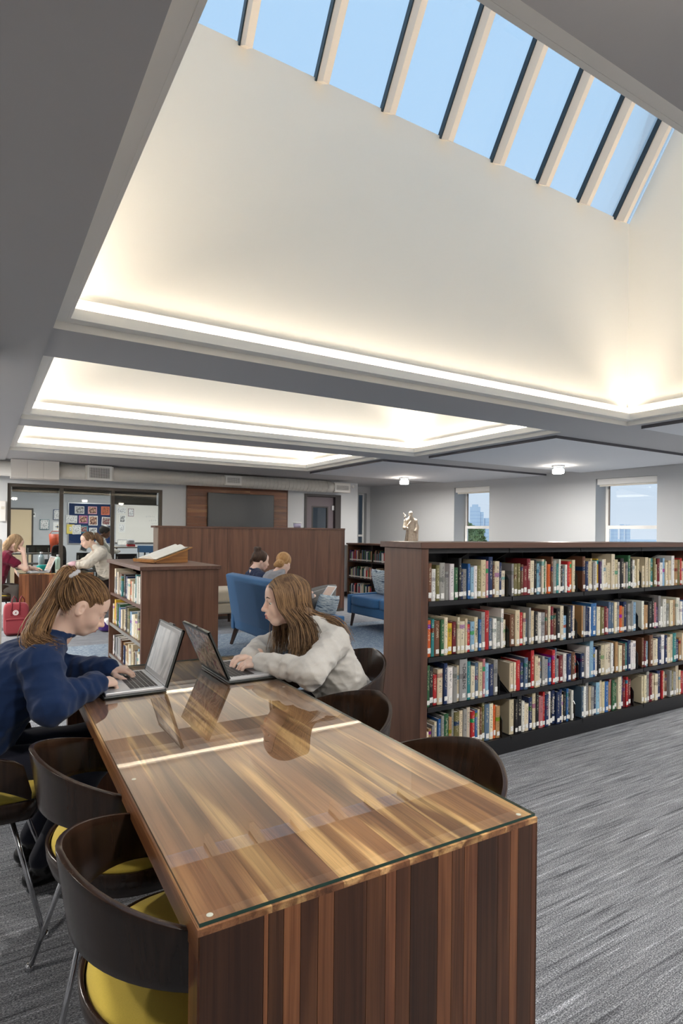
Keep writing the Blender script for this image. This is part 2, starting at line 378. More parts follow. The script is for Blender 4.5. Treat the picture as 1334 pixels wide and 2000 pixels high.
# local y sign: outdoors is on the +X side
outy = 1 if (Matrix.Rotation(wang, 3, 'Z') @ Vector((0, 1, 0))).x > 0 else -1
mb = MB(); x = -0.15
for (a, b) in WIN:
    mb.box((x, 0, 0), (a, 0.48*outy, ZB)); mb.box((a, 0, 0), (b, 0.48*outy, ZS)); mb.box((a, 0, ZT), (b, 0.48*outy, ZB)); x = b
mb.box((x, 0, 0), (wlen, 0.48*outy, ZB))
structure(mb.build('wall_face', 'paint_wall', ww))
ROOM_WINDOWS = []
for k, (a, b) in enumerate(WIN):
    cx = (a+b)/2; h = (b-a)/2; p = WA + wd*cx
    wn = structure(empty('window_%d' % (8+k), (p.x, p.y, ZS), wang))
    y = 0.38*outy; H_ = ZT-ZS; zm = 0.66
    f = MB()
    rect_frame(f, -h, h, 0, H_, 0.05, y, y+0.04*outy)
    f.build('window_frame', 'white', wn)
    l = MB(); y2 = y-0.03*outy
    rect_frame(l, -h+0.02, h-0.02, 0.03, zm, 0.058, y2, y)
    l.build('lower_sash', 'white', wn)
    bx('pane', (-h+0.05, y+0.016*outy, zm-0.02), (h-0.05, y+0.022*outy, H_-0.05), 'window_glass', wn)
    bx('pane', (-h+0.08, y2+0.012*outy, 0.08), (h-0.08, y2+0.018*outy, zm-0.05), 'window_glass', wn)
    bx('track', (-h+0.05, y-0.005*outy, zm), (-h+0.075, y+0.012*outy, H_-0.05), plain('track_brown', (120, 110, 104), 0.5), wn)
    bx('window_sill', (-h, 0.0, -0.02), (h, y, 0.004), 'white', wn)
    bl = thing('roller_blind', ('white roller blind cassette rolled up at the top of the %s window' % ['far', 'right-hand', 'third', 'fourth'][k]), 'blind', (p.x, p.y, ZT), wang, 'window blinds')
    MB().box((-h+0.01, 0.03*outy, -0.1), (h-0.01, 0.13*outy, -0.002)).build('cassette', 'white', bl, bevel=0.006)
    MB().box((-h+0.03, 0.075*outy, -0.13), (h-0.03, 0.085*outy, -0.1)).build('hem_bar', 'off_white', bl)
structure(bx('wall_left', (-3.7, -3.7, 0), (-3.6, 11.3, ZB), 'paint_wall'))
structure(bx('wall_rear', (-3.7, -3.8, 0), (10.7, -3.7, ZB), 'paint_wall'))

# ---- pale wall end at the left edge of the picture
structure(bx('wall_pier', (-0.9, 4.07, 0), (0.088, 4.35, ZB-0.018), plain('pier_paint', (226, 220, 210), 0.6)))
tag(MB().box((-0.25, 3.985, 0), (0.112, 4.062, 1.345)).build('wall_guard', plain('guard_paint', (214, 206, 194), 0.5), bevel=0.012), 'tall beige guard panel standing against the pale wall end', 'panel')

# ================================================================== outdoors, far below and beyond
plain('haze_tower', (236, 238, 242), 0.9, var=0.03); plain('haze_tower_pane', (222, 227, 236), 0.9); plain('haze_ground', (238, 240, 244), 0.95)  # distance haze is put into these pale tower and ground colours
plain('leaf_green', (150, 166, 112), 0.8, var=0.4); plain('leaf_dark', (120, 138, 92), 0.85, var=0.4); plain('bark', (88, 74, 60), 0.9)
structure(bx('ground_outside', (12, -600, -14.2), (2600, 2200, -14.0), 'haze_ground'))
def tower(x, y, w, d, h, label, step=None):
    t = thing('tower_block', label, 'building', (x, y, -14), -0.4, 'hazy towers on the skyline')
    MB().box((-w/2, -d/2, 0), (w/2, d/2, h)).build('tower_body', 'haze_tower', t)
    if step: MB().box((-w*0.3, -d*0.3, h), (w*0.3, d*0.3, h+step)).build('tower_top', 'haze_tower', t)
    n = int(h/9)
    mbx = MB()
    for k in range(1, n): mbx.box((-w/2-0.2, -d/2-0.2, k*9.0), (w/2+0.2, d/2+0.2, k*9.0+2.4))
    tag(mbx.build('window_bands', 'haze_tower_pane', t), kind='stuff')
# ================================================================== furniture materials
def table_wood(name, axis, stops):
    m, nt, b = nodes_of(name); oi = N(nt, 'ShaderNodeObjectInfo')
    mm = N(nt, 'ShaderNodeVectorMath', operation='SCALE'); mm.inputs[0].default_value = (37.0, 53.0, 71.0); nt.links.new(oi.outputs['Random'], mm.inputs['Scale'])
    def v(across, along): return coords(nt, {'y': (across, along, across), 'z': (across, across, along), 'x': (along, across, across)}[axis], loc=mm.outputs[0])
    big = noise(nt, v(9.0, 0.75), 1.0, 2.0, 0.5, 0.9)
    c = ramp(nt, big, stops)
    line = noise(nt, v(70.0, 1.1), 1.0, 3.0, 0.6, 0.7); ln = ramp(nt, line, [(0.36, (0.5, 0.44, 0.40, 1)), (0.52, (1, 1, 1, 1))])
    fine = noise(nt, v(260.0, 5.0), 1.0, 2.0, 0.7); fn = ramp(nt, fine, [(0.3, (0.72, 0.70, 0.68, 1)), (0.6, (1, 1, 1, 1))])
    c = mix(nt, mix(nt, c, ln, 0.75, 'MULTIPLY'), fn, 0.8, 'MULTIPLY'); c = mix(nt, c, oi.outputs['Color'], 1.0, 'MULTIPLY')
    nt.links.new(c, b.inputs['Base Color']); b.inputs['Roughness'].default_value = 0.33; bump(nt, b, fine, 0.04, 0.002); MATS[name] = m
TOPW = [(0.24, srgb(110, 72, 48)), (0.40, srgb(152, 106, 72)), (0.51, srgb(176, 128, 86)), (0.56, srgb(230, 186, 130)), (0.61, srgb(222, 176, 118)), (0.66, srgb(150, 104, 70)), (0.82, srgb(104, 68, 46))]
ENDW = [(0.24, srgb(92, 56, 38)), (0.42, srgb(118, 76, 52)), (0.56, srgb(146, 98, 66)), (0.66, srgb(116, 74, 50)), (0.82, srgb(84, 50, 34))]
table_wood('table_plank_y', 'y', TOPW); table_wood('table_plank_z', 'z', ENDW)
wood('chair_ply', [(0.3, srgb(26, 17, 12)), (0.5, srgb(54, 38, 29)), (0.7, srgb(32, 22, 16))], 'z', 0.8, 0.24, spec=0.45)
def fabric(name, rgb, var=0.12, scale=420.0, rough=0.9, bm=0.25):
    m, nt, b = nodes_of(name); c = srgb(rgb)
    f = noise(nt, coords(nt), scale, 3.0, 0.7); g = noise(nt, coords(nt), 9.0, 3.0, 0.6)
    col = mix(nt, tuple(x*(1-var*1.6) for x in c[:3])+(1,), tuple(min(1, x*(1+var*1.6)) for x in c[:3])+(1,), f)
    col = mix(nt, col, tuple(x*(1-var) for x in c[:3])+(1,), mix(nt, (0, 0, 0, 1), (0.6, 0.6, 0.6, 1), g))
    nt.links.new(col, b.inputs['Base Color']); b.inputs['Roughness'].default_value = rough; b.inputs['Specular IOR Level'].default_value = 0.15
    b.inputs['Sheen Weight'].default_value = 0.15
    bump(nt, b, f, bm, 0.002); MATS[name] = m; return m
fabric('yellow_fabric', (216, 190, 84)); fabric('blue_fabric', (58, 102, 146), 0.1); fabric('beige_fabric', (176, 166, 148)); fabric('grey_weave', (128, 126, 124), 0.3, 160.0)
def pillow_mat():
    m, nt, b = nodes_of('pillow_stripe')
    f = noise(nt, coords(nt, (9, 9, 90)), 1.0, 3.0, 0.7, 0.3)
    c = ramp(nt, f, [(0.36, srgb(48, 62, 82)), (0.47, srgb(150, 166, 178)), (0.56, srgb(205, 212, 212)), (0.66, srgb(96, 118, 138))])
    nt.links.new(c, b.inputs['Base Color']); b.inputs['Roughness'].default_value = 0.9; MATS['pillow_stripe'] = m
pillow_mat()
def table_glass():
    m = bpy.data.materials.new('table_glass'); m.use_nodes = True; nt = m.node_tree; nt.nodes.clear()
    out = N(nt, 'ShaderNodeOutputMaterial'); tr = N(nt, 'ShaderNodeBsdfTransparent'); gl = N(nt, 'ShaderNodeBsdfGlossy')
    tr.inputs['Color'].default_value = (0.97, 0.99, 0.98, 1); gl.inputs['Roughness'].default_value = 0.0
    fr = N(nt, 'ShaderNodeFresnel'); fr.inputs['IOR'].default_value = 1.52
    ge = N(nt, 'ShaderNodeNewGeometry')
    mt = N(nt, 'ShaderNodeMath', operation='MULTIPLY'); mt.inputs[1].default_value = 1.6; mt.use_clamp = True; nt.links.new(fr.outputs[0], mt.inputs[0])
    m2 = N(nt, 'ShaderNodeMath', operation='SUBTRACT'); m2.inputs[0].default_value = 1.0; nt.links.new(ge.outputs['Backfacing'], m2.inputs[1])
    m3 = N(nt, 'ShaderNodeMath', operation='MULTIPLY'); nt.links.new(mt.outputs[0], m3.inputs[0]); nt.links.new(m2.outputs[0], m3.inputs[1])
    mx = N(nt, 'ShaderNodeMixShader'); nt.links.new(m3.outputs[0], mx.inputs[0])
    nt.links.new(tr.outputs[0], mx.inputs[1]); nt.links.new(gl.outputs[0], mx.inputs[2]); nt.links.new(mx.outputs[0], out.inputs[0])
    MATS['table_glass'] = m
table_glass(); plain('glass_edge', (38, 70, 62), 0.15)

def widths(total, lo, hi):
    r = []; s = 0
    while s < total-lo*0.6:
        w = random.uniform(lo, hi); w = min(w, total-s)
        if total-s-w < lo*0.6: w = total-s
        r.append((s, w)); s += w
    return r
def tone():
    t = random.choice([0.78, 0.9, 1.0, 1.05, 1.12]); return (t, t*random.uniform(0.95, 1.0), t*random.uniform(0.9, 0.98), 1)

FRONT = [(0.0, 0.1178, 0.36), (0.1178, 0.0088, 1.0), (0.1266, 0.0296, 0.4), (0.1562, 0.0336, 1.05), (0.1898, 0.0359, 0.5), (0.2257, 0.0338, 0.8), (0.2595, 0.0722, 0.45), (0.3317, 0.0448, 0.55), (0.3765, 0.0249, 1.1), (0.4014, 0.036, 0.6), (0.4374, 0.0712, 0.3), (0.5086, 0.038, 0.85), (0.5466, 0.0348, 0.6), (0.5814, 0.0374, 0.95), (0.6188, 0.0607, 0.34), (0.6795, 0.0389, 0.6), (0.7184, 0.0248, 0.9), (0.7432, 0.0444, 0.34), (0.7876, 0.0174, 0.7)]
def library_table(label, loc, rz, W, L, Ht):
    t = thing('library_table', label, 'table', loc, rz, 'walnut library tables')
    zt = Ht-0.008; th = 0.05
    top = MB().box((0.004, 0.03, zt-th), (W-0.004, L-0.03, zt-0.012)).build('tabletop_core', 'table_plank_y', t); top.color = (0.7, 0.66, 0.6, 1)
    for (s, w) in widths(W, 0.055, 0.105):
        p = MB().box((s+0.00015, 0.0, zt-0.012), (s+w-0.00015, L, zt)).build('top_plank', 'table_plank_y', t); p.color = tone()
    for k, y in enumerate((0.0, L-0.05)):
        fr = -1 if k == 0 else 1
        core = MB().box((0.004, y+0.012, 0.0), (W-0.004, y+0.038, zt-th)).build('end_core', 'table_plank_z', t); core.color = (0.6, 0.55, 0.5, 1)
        lay = FRONT if (k == 0 and W < 0.9) else [(s_, w_, random.choice((0.4, 0.5, 0.6, 0.85, 1.0)) * (1.0 if W < 0.9 else 1.25)) for s_, w_ in widths(W, 0.03, 0.085)]
        for (s, w, tn) in lay:
            ya = y if k == 0 else y+0.038
            p = MB().box((s+0.0005, ya, 0.0), (s+w-0.0005, ya+0.012, zt-0.012)).build('end_plank', 'table_plank_z', t); k_ = tn*1.0 if tn < 0.7 else tn*1.15; p.color = (k_, k_*0.93, k_*0.86, 1)
    for x0 in (0.0, W-0.004):
        e = MB().box((x0, 0.0, zt-th), (x0+0.004, L, zt-0.012)).build('side_edging', 'table_plank_y', t); e.color = (0.8, 0.72, 0.66, 1)
        for y in (0.0, L-0.05):
            e = MB().box((x0, y+0.0, 0.0), (x0+0.004, y+0.05, zt-th)).build('end_edging', 'table_plank_z', t); e.color = (0.8, 0.72, 0.66, 1)
    g = MB(); g.box((0.004, 0.004, zt+0.0015), (W-0.004, L-0.004, Ht))
    go = g.build('glass_top', ['table_glass', 'glass_edge'], t, recalc=False)
    for p in go.data.polygons:
        if abs(p.normal.z) < 0.5: p.material_index = 1
    for (x, y) in ((0.03, 0.03), (W-0.03, 0.03), (0.03, L*0.33), (W-0.03, L*0.66)):
        MB().lathe([(0.006, 0), (0.006, 0.0005), (0.003, 0.0012)], (x, y, zt+0.0002), 12).build('bumper', 'off_white', t)
    return t
TBZ = math.radians(-1.0)
table1 = library_table('long walnut plank table with a glass top in the foreground', (0.312, 0.953, 0), TBZ, 0.805, 2.03, 0.75)
table2 = library_table('walnut plank table with a glass top by the classroom window', (0.462, 9.22, 0), 0.0, 0.95, 1.35, 0.80)

# ------------------------------------------------------------------ wrap-around chairs
def chair_path(s, sc=1.0):
    a, b = 0.225, 0.252
    q = abs(s); sg = 1 if s >= 0 else -1
    if q <= 0.66:
        th = q/0.66*PI*0.5; return Vector((-a*math.cos(th)*sc, sg*b*math.sin(th)*sc, 0))
    t = (q-0.66)/0.34
    return Vector((0.20*t*sc, sg*(b-0.018*t*t)*sc, 0))
def z_top(s): q = abs(s); return 0.605 + 0.178*(1-q**1.3)
def z_rim(s): return 0.492 - 0.012*abs(s)
def z_bot(s): q = abs(s); return z_rim(s) + 0.122*(1-q**3.2)
def make_chair():
    t = empty('wraparound_chair')
    n, m = 44, 7
    vs = []; fs = []
    for i in range(n+1):
        s = -1+2*i/n; q = abs(s)
        zt, zb = z_top(s), z_bot(s)
        if q > 0.93:                                    # rounded arm tip
            k = (q-0.93)/0.07; zt = lerp(zt, zb+0.03, k*k)
        for j in range(m+1):
            z = lerp(zb, zt, j/m); fl = 1 + (z-0.45)*0.22
            p = chair_path(s, fl); p.x -= (z-0.5)*0.10*max(0, 1-q); vs.append((p.x, p.y, z))
    for i in range(n):
        for j in range(m):
            a = i*(m+1)+j; fs.append((a, a+m+1, a+m+2, a+1))
    o = mesh('backrest', vs, fs, 'chair_ply', t, True)
    md = o.modifiers.new('thick', 'SOLIDIFY'); md.thickness = 0.013; md.offset = 0; md.use_rim = True
    bv = o.modifiers.new('round', 'BEVEL'); bv.width = 0.004; bv.segments = 2; bv.limit_method = 'ANGLE'
    # seat pan : closed outline, three rings and a cap
    out = []
    k = 40
    for i in range(k+1): s = -1+2*i/k; p = chair_path(s); out.append((p.x, p.y, z_rim(s)))
    for i in range(1, 10):                                # front edge
        th = i/10; y = lerp(out[k][1], -out[k][1], th); x = 0.20+0.045*math.sin(PI*th); out.append((x, y, 0.47-0.012*math.sin(PI*th)))
    K = len(out); vs = []; fs = []
    for (sc, dz) in ((1.0, 0.0), (0.985, -0.035), (0.94, -0.066), (0.8, -0.082), (0.45, -0.088)):
        for (x, y, z) in out: vs.append((x*sc+0.0*(1-sc), y*sc, z+dz if sc > 0.9 else lerp(z, 0.485, 0.6)+dz))
    for r in range(4):
        for i in range(K): j = (i+1) % K; fs.append((r*K+i, r*K+j, (r+1)*K+j, (r+1)*K+i))
    fs.append(tuple(4*K+i for i in range(K)))
    o = mesh('seat_shell', vs, fs, 'chair_ply', t, True)
    md = o.modifiers.new('thick', 'SOLIDIFY'); md.thickness = 0.011; md.offset = 0
    # yellow pad
    vs = []; fs = []
    rings = ((0.95, 0.462), (0.955, 0.482), (0.94, 0.492), (0.8, 0.496), (0.4, 0.494))
    for (sc, z) in rings:
        for (x, y, zz) in out: vs.append((x*sc, y*sc, z-(0.012 if x > 0.15 else 0)))
    for r in range(len(rings)-1):
        for i in range(K): j = (i+1) % K; fs.append((r*K+i, r*K+j, (r+1)*K+j, (r+1)*K+i))
    fs.append(tuple((len(rings)-1)*K+i for i in range(K))); fs.append(tuple(range(K-1, -1, -1)))
    mesh('seat_pad', vs, fs, 'yellow_fabric', t, True)
    for sx in (-1, 1):
        for sy in (-1, 1):
            lg = MB().tube([(0.13*sx, 0.14*sy, 0.415), (0.185*sx, 0.185*sy, 0.22), (0.245*sx, 0.235*sy, 0.012)], 0.0085, 12).build('leg', 'chrome', t, True)
            MB().lathe([(0.008, 0), (0.014, 0.004), (0.014, 0.014), (0.01, 0.022)], (0.2465*sx, 0.236*sy, 0), 12).build('foot_cap', 'chrome', lg, True)
    MB().box((-0.13, -0.14, 0.398), (0.13, 0.14, 0.412)).build('mounting_plate', 'black_metal', t)
    return t
CH = [  # x, y, rot, label
    (0.405, 1.265, 0.03, 'dark ply wraparound chair with a yellow seat, nearest on the left of the long table'),
    (0.398, 1.885, 0.02, 'empty dark ply chair with yellow seat between the nearest chair and the navy-sweater girl'),
    (-0.02, 2.52, -0.10, 'dark ply chair with yellow seat under the girl in the navy sweater'),
    (1.02, 1.31, PI-0.03, 'dark glossy ply chair nearest to the bookcase end at the right front table edge'),
    (1.075, 1.91, PI-0.04, 'dark glossy ply chair in the middle of the right side of the long table'),
    (1.545, 2.60, PI+0.12, 'dark ply chair holding the girl in the grey hoodie'),
    (0.18, 9.62, 0.0, 'ply chair with yellow seat under the girl in the maroon shirt'),
    (1.70, 9.78, PI, 'ply chair with yellow seat under the ponytailed girl at the far table'),
]
proto = make_chair(); CHAIRS = []
for i, (x, y, a, lb) in enumerate(CH):
    o = proto if i == 0 else copy_tree(proto)
    o.location = (x, y, 0); o.rotation_euler = (0, 0, a); tag(o, lb, 'chair', 'wraparound chairs at the library tables'); CHAIRS.append(o)

# ------------------------------------------------------------------ long bookcase
BX0, BX1, BY0, BY1 = 2.18, 5.15, 2.68, 3.05
BAYS = [2.235, 2.93, 3.65, 4.38, 5.10]
SH = [1.00, 0.672, 0.378, 0.10]
bc = thing('long_bookcase', 'long four-shelf bookcase with black shelves and walnut end panel and top', 'bookcase', (BX0, BY0, 0))
def B(a, b): return (a[0]-BX0, a[1]-BY0, a[2]), (b[0]-BX0, b[1]-BY0, b[2])
def bcbox(name, a, b, mat, bevel=0.0, parent=None): return bx(name, *B(a, b), mat, parent or bc, bevel)
bcbox('end_panel', (BX0, BY0, 0), (2.232, BY1, 1.315), 'walnut_panel', 0.002)
bcbox('end_panel', (5.105, BY0, 0), (BX1, BY1, 1.315), 'walnut_panel', 0.002)
bcbox('top_panel', (BX0-0.02, BY0-0.02, 1.316), (BX1+0.02, BY1+0.02, 1.352), 'walnut_panel_x', 0.003)
bcbox('back_panel', (2.233, 2.93, 0.1), (5.104, 2.95, 1.315), 'black_metal')
bcbox('kick_plate', (2.233, BY0+0.004, 0.0), (5.104, BY0+0.02, 0.094), 'black_metal')
for k in range(4):
    a, b = BAYS[k], BAYS[k+1]
    for z in SH:
        m_ = MB(); m_.box((a+0.004-BX0, 0.006, z-0.018), (b-0.004-BX0, 0.248, z)); m_.box((a+0.004-BX0, 0.002, z-0.024), (b-0.004-BX0, 0.008, z+0.003))
        m_.build('shelf', 'black_metal', bc)
        if z > 0.2:
            for xx in (a+0.006, b-0.009):
                MB().prism([(0.02, z), (0.245, z), (0.245, z+0.10), (0.16, z+0.10)], 'x', xx-BX0, xx+0.003-BX0).build('shelf_bracket', 'black_metal', bc)
    bcbox('canopy_rail', (a+0.003, BY0+0.03, 1.285), (b-0.003, BY0+0.05, 1.314), 'black_metal')
    for xx in (a+0.01, (a+b)/2+0.01):
        MB().prism([(0.05, 1.285), (0.245, 1.19), (0.245, 1.314), (0.05, 1.314)], 'x', xx-BX0, xx+0.004-BX0).build('canopy_bracket', 'black_metal', bc)
for x in BAYS[1:-1]:
    p = bcbox('upright', (x-0.016, 2.89, 0.0), (x+0.016, 2.93, 1.314), 'black_metal')
    for kz in range(12): MB().box((x-0.005-BX0, 0.2085, 0.2+kz*0.09), (x+0.005-BX0, 0.2101, 0.225+kz*0.09)).build('slot', 'rubber', p)

# ------------------------------------------------------------------ low bookcase by the lounge
LX0, LX1, LY0, LY1, LZ = 1.21, 1.91, 5.33, 6.87, 1.08
lc = thing('low_bookcase', 'low walnut bookcase with three open shelves and a book stand on top', 'bookcase', (LX0, LY0, 0.006))
bx('end_panel', (0, 0, 0), (LX1-LX0, 0.04, LZ-0.035), 'walnut_panel', lc, 0.002)
bx('end_panel', (0, LY1-LY0-0.04, 0), (LX1-LX0, LY1-LY0, LZ-0.035), 'walnut_panel', lc, 0.002)
bx('top_panel', (-0.02, -0.02, LZ-0.034), (LX1-LX0+0.02, LY1-LY0+0.02, LZ), 'walnut_panel_y', lc, 0.003)
bx('back_panel', (0.33, 0.04, 0.0), (0.36, LY1-LY0-0.04, LZ-0.035), 'walnut_panel', lc)
LSH = [0.725, 0.395, 0.06]
for z in LSH: bx('shelf', (0.01, 0.041, z-0.025), (0.33, LY1-LY0-0.041, z), 'walnut_panel_y', lc)
for z in LSH[1:]: bx('shelf_edge', (0.004, 0.041, z-0.028), (0.0105, LY1-LY0-0.041, z+0.002), 'grey_metal', lc)
bx('kick_plate', (0.03, 0.041, 0.0), (0.05, LY1-LY0-0.041, 0.034), 'black_metal', lc)
bx('back_shelf', (0.36, 0.041, 0.7), (LX1-LX0-0.01, LY1-LY0-0.041, 0.725), 'walnut_panel_y', lc)

# ------------------------------------------------------------------ open book on a slanted stand
st = thing('book_stand', 'honey wood slanted book stand on the low bookcase', 'book stand', (1.60, 6.05, LZ+0.006), 0.30)
wood('honey_wood', [(0.3, srgb(150, 96, 40)), (0.5, srgb(186, 130, 64)), (0.7, srgb(160, 106, 50))], 'x', 0.8, 0.4)
MB().prism([(-0.19, 0.0), (0.17, 0.0), (0.17, 0.135), (-0.19, 0.02)], 'y', -0.15, 0.15).build('wedge', 'honey_wood', st, bevel=0.002)
SA = -math.atan2(0.115, 0.36)
pl = MB().box((-0.25, -0.19, 0.0), (0.21, 0.19, 0.012)).build('slanted_board', 'honey_wood', st, bevel=0.002, loc=(0.0, 0, 0.083), rot=(0, SA, 0))
MB().box((-0.25, -0.19, 0.012), (-0.238, 0.19, 0.03)).build('ledge', 'honey_wood', pl)
ob = thing('open_book', 'thick open book lying on the slanted wooden stand', 'book', (1.60, 6.05, LZ+0.107), 0.30)
plain('paper', (236, 232, 222), 0.8, var=0.04); plain('paper_dark', (150, 140, 124), 0.8)
def page_block(sg):
    prof = [(0.0, 0.004)] + [(sg*0.16*i/12, 0.004+0.032*math.sin(PI*min(1, (i/12)*1.25+0.12))**0.8*(1-0.35*i/12)) for i in range(0, 12)] + [(sg*0.165, 0.008), (sg*0.165, 0.002), (0, 0.002)]
    return MB().prism([(p[0], p[1]) for p in prof], 'x', -0.205, 0.165)
for sg in (-1, 1):
    h = page_block(sg).build('page_block', 'paper', ob, loc=(0, 0, 0), rot=(0, SA, 0))
MB().box((-0.215, -0.178, -0.003), (0.175, 0.178, 0.003)).build('cover', plain('dark_cover', (120, 104, 84), 0.7), ob, rot=(0, SA, 0))
for sg in (-1, 1):
    lm = MB()
    for k in range(16):
        for c0, c1 in ((0.02, 0.075), (0.085, 0.14)):
            lm.box((-0.17+k*0.02, sg*c0, 0.0335-0.07*c0), (-0.166+k*0.02, sg*c1, 0.0338-0.07*c1))
# ------------------------------------------------------------------ walnut half wall
hw = thing('half_wall', 'chest-high walnut partition behind the lounge seating', 'partition', (2.30, 9.09, 0))
HX = 5.60-2.30
bx('panel', (0, 0, 0.0), (HX, 0.24, 1.455), 'walnut_panel', hw, 0.002)
bx('cap', (-0.05, -0.015, 1.455), (HX+0.015, 0.255, 1.485), 'walnut_panel_x', hw, 0.002)
bx('end_trim', (HX-0.001, -0.006, 0), (HX+0.012, 0.246, 1.455), 'walnut_panel_y', hw)
bx('end_trim', (-0.012, -0.006, 0), (0.001, 0.246, 1.455), plain('pale_laminate', (150, 136, 124), 0.4), hw)
bx('ledge', (-0.16, 0.03, 0.98), (-0.012, 0.21, 1.01), 'pale_laminate', hw)
for x in (1.1, 2.2): bx('panel_joint', (x, -0.0012, 0.0), (x+0.003, 0.001, 1.455), 'rubber', hw)
bx('base', (0, -0.004, 0), (HX, 0.0, 0.05), 'dark_frame', hw)
tag(hw, kind='thing')

# ------------------------------------------------------------------ upholstery
def cushion_mesh(sx, sy, sz, n=10, puff=0.5, p=4.0):
    """rounded box (superellipsoid-ish)"""
    bm = bmesh.new(); bmesh.ops.create_cube(bm, size=2.0)
    bmesh.ops.subdivide_edges(bm, edges=list(bm.edges), cuts=n, use_grid_fill=True)
    for v in bm.verts:
        c = v.co; l = (abs(c.x)**p + abs(c.y)**p + abs(c.z)**p)**(1/p)
        c2 = c/l; v.co = Vector((c2.x*sx/2, c2.y*sy/2, c2.z*sz/2))
    me = bpy.data.meshes.new('cushion'); bm.to_mesh(me); bm.free(); return me
def soft(name, a, b, mat, parent, p=9.0, n=8, rot=None, smooth=True):
    a, b = Vector(a), Vector(b); s = b-a
    return link(name, cushion_mesh(abs(s.x), abs(s.y), abs(s.z), n, 0, p), mat, parent, smooth, loc=(a+b)/2, rot=rot)
def pillow(name, w, h, t):
    bm = bmesh.new(); bmesh.ops.create_grid(bm, x_segments=18, y_segments=18, size=0.5)
    bm2 = bmesh.new(); vs = []
    me = bpy.data.meshes.new(name); V = []; Fc = []
    n = 18
    for side in (1, -1):
        for i in range(n+1):
            for j in range(n+1):
                u, v = -1+2*i/n, -1+2*j/n
                e = max(0, (1-u**4)*(1-v**4))**0.5
                pin = 1-0.06*(1-abs(u)**2)*(abs(v)**6) ; pin2 = 1-0.06*(1-abs(v)**2)*(abs(u)**6)
                V.append((u*w/2*pin2, side*e*t/2, v*h/2*pin))
    for sd in range(2):
        o = sd*(n+1)**2
        for i in range(n):
            for j in range(n):
                a = o+i*(n+1)+j; f = (a, a+1, a+n+2, a+n+1); Fc.append(f if sd == 0 else f[::-1])
    me.from_pydata(V, [], Fc); bm.free(); bm2.free()
    b3 = bmesh.new(); b3.from_mesh(me); bmesh.ops.remove_doubles(b3, verts=b3.verts, dist=1e-4); b3.to_mesh(me); b3.free()
    return me
def sofa(label, loc, rz, L, seats, group=None):
    """local: x = front, seat back along y, back panel at x=0"""
    t = thing('sofa', label, 'sofa', loc, rz, group)
    D = 0.86
    soft('seat_base', (0.08, -L/2+0.006, 0.193), (D-0.004, L/2-0.006, 0.33), 'blue_fabric', t, 14)
    bk = MB(); bk.prism([(0.10, 0.19), (0.26, 0.19), (0.13, 0.87), (0.085, 0.89), (-0.01, 0.87)], 'y', -L/2+0.005, L/2-0.005).build('backrest', 'blue_fabric', t, True, bevel=0.02, seg=3)
    for s in (-1, 1):
        MB().prism([(0.07, 0.19), (D, 0.19), (D, 0.47), (0.13, 0.49), (0.07, 0.49)], 'y', s*(L/2)-0.0*s, s*(L/2-0.09)).build('arm', 'blue_fabric', t, True, bevel=0.015, seg=3)
    w = (L-0.19)/seats
    for k in range(seats):
        y0 = -L/2+0.095+k*w; soft('seat_cushion', (0.22, y0+0.003, 0.32), (D+0.02, y0+w-0.003, 0.47), 'blue_fabric', t, 10)
    for sx, sy in ((0.12, -1), (0.12, 1), (D-0.07, -1), (D-0.07, 1)):
        dx = -0.06 if sx < 0.5 else 0.02
        MB().tube([(sx, sy*(L/2-0.08), 0.2), (sx+dx, sy*(L/2-0.05), 0.0)], [0.036, 0.022], 4).build('leg', plain('leg_walnut', (56, 40, 34), 0.4), t)
    return t
sofa1 = sofa('blue upholstered sofa seen from its back, holding two girls', (2.62, 6.33, 0.006), 0.0, 1.44, 2, 'blue lounge sofas')
sofa2 = sofa('blue upholstered sofa with striped pillow facing left beside the long bookcase', (5.62, 6.80, 0.006), PI, 1.64, 2, 'blue lounge sofas')
pw = tag(link('throw_pillow', pillow('pillow', 0.52, 0.40, 0.16), 'pillow_stripe', None, True, loc=(5.17, 7.28, 0.665), rot=(0.0, 0, 0)), 'grey-blue striped pillow on the blue sofa behind the long bookcase', 'pillow', 'striped pillows')
pw.rotation_euler = (math.radians(-16), 0, math.radians(80))
pw2 = tag(link('throw_pillow', pillow('pillow', 0.30, 0.24, 0.12), 'pillow_stripe', None, True, loc=(3.36, 5.80, 0.585), rot=(0, 0, 0)), 'grey-blue striped pillow standing by the arm of the sofa with two girls', 'pillow', 'striped pillows')
pw2.rotation_euler = (math.radians(14), math.radians(8), math.radians(12))
bn = thing('upholstered_bench', 'beige upholstered ottoman bench before the walnut partition', 'bench', (2.45, 8.2, 0))
soft('seat_cushion', (0, 0, 0.36), (1.0, 0.7, 0.56), 'beige_fabric', bn, 9); soft('seat_base', (0.0, 0.03, 0.2), (1.0, 0.68, 0.37), 'beige_fabric', bn, 12)
for x in (0.12, 0.88):
    for y in (0.1, 0.6): MB().tube([(x, y, 0.21), (x, y, 0)], [0.03, 0.022], 8).build('leg', 'leg_walnut', bn)
gc = thing('grey_lounge_chair', 'grey woven tub chair beside the blue sofa with the girls', 'chair', (3.98, 7.42, 0.004), 2.6)
def tub(parent):
    vs = []; fs = []; n = 20; m_ = 5
    for i in range(n+1):
        th = -1.9+3.8*i/n
        for j in range(m_+1):
            z = lerp(0.18, 0.66-0.14*abs(th/1.9)**2, j/m_); r = 0.31+0.05*(z-0.18)
            vs.append((-r*math.cos(th), r*math.sin(th), z))
    for i in range(n):
        for j in range(m_): a = i*(m_+1)+j; fs.append((a, a+m_+1, a+m_+2, a+1))
    o = mesh('backrest', vs, fs, 'grey_weave', parent, True); md = o.modifiers.new('thick', 'SOLIDIFY'); md.thickness = 0.07; md.offset = -1
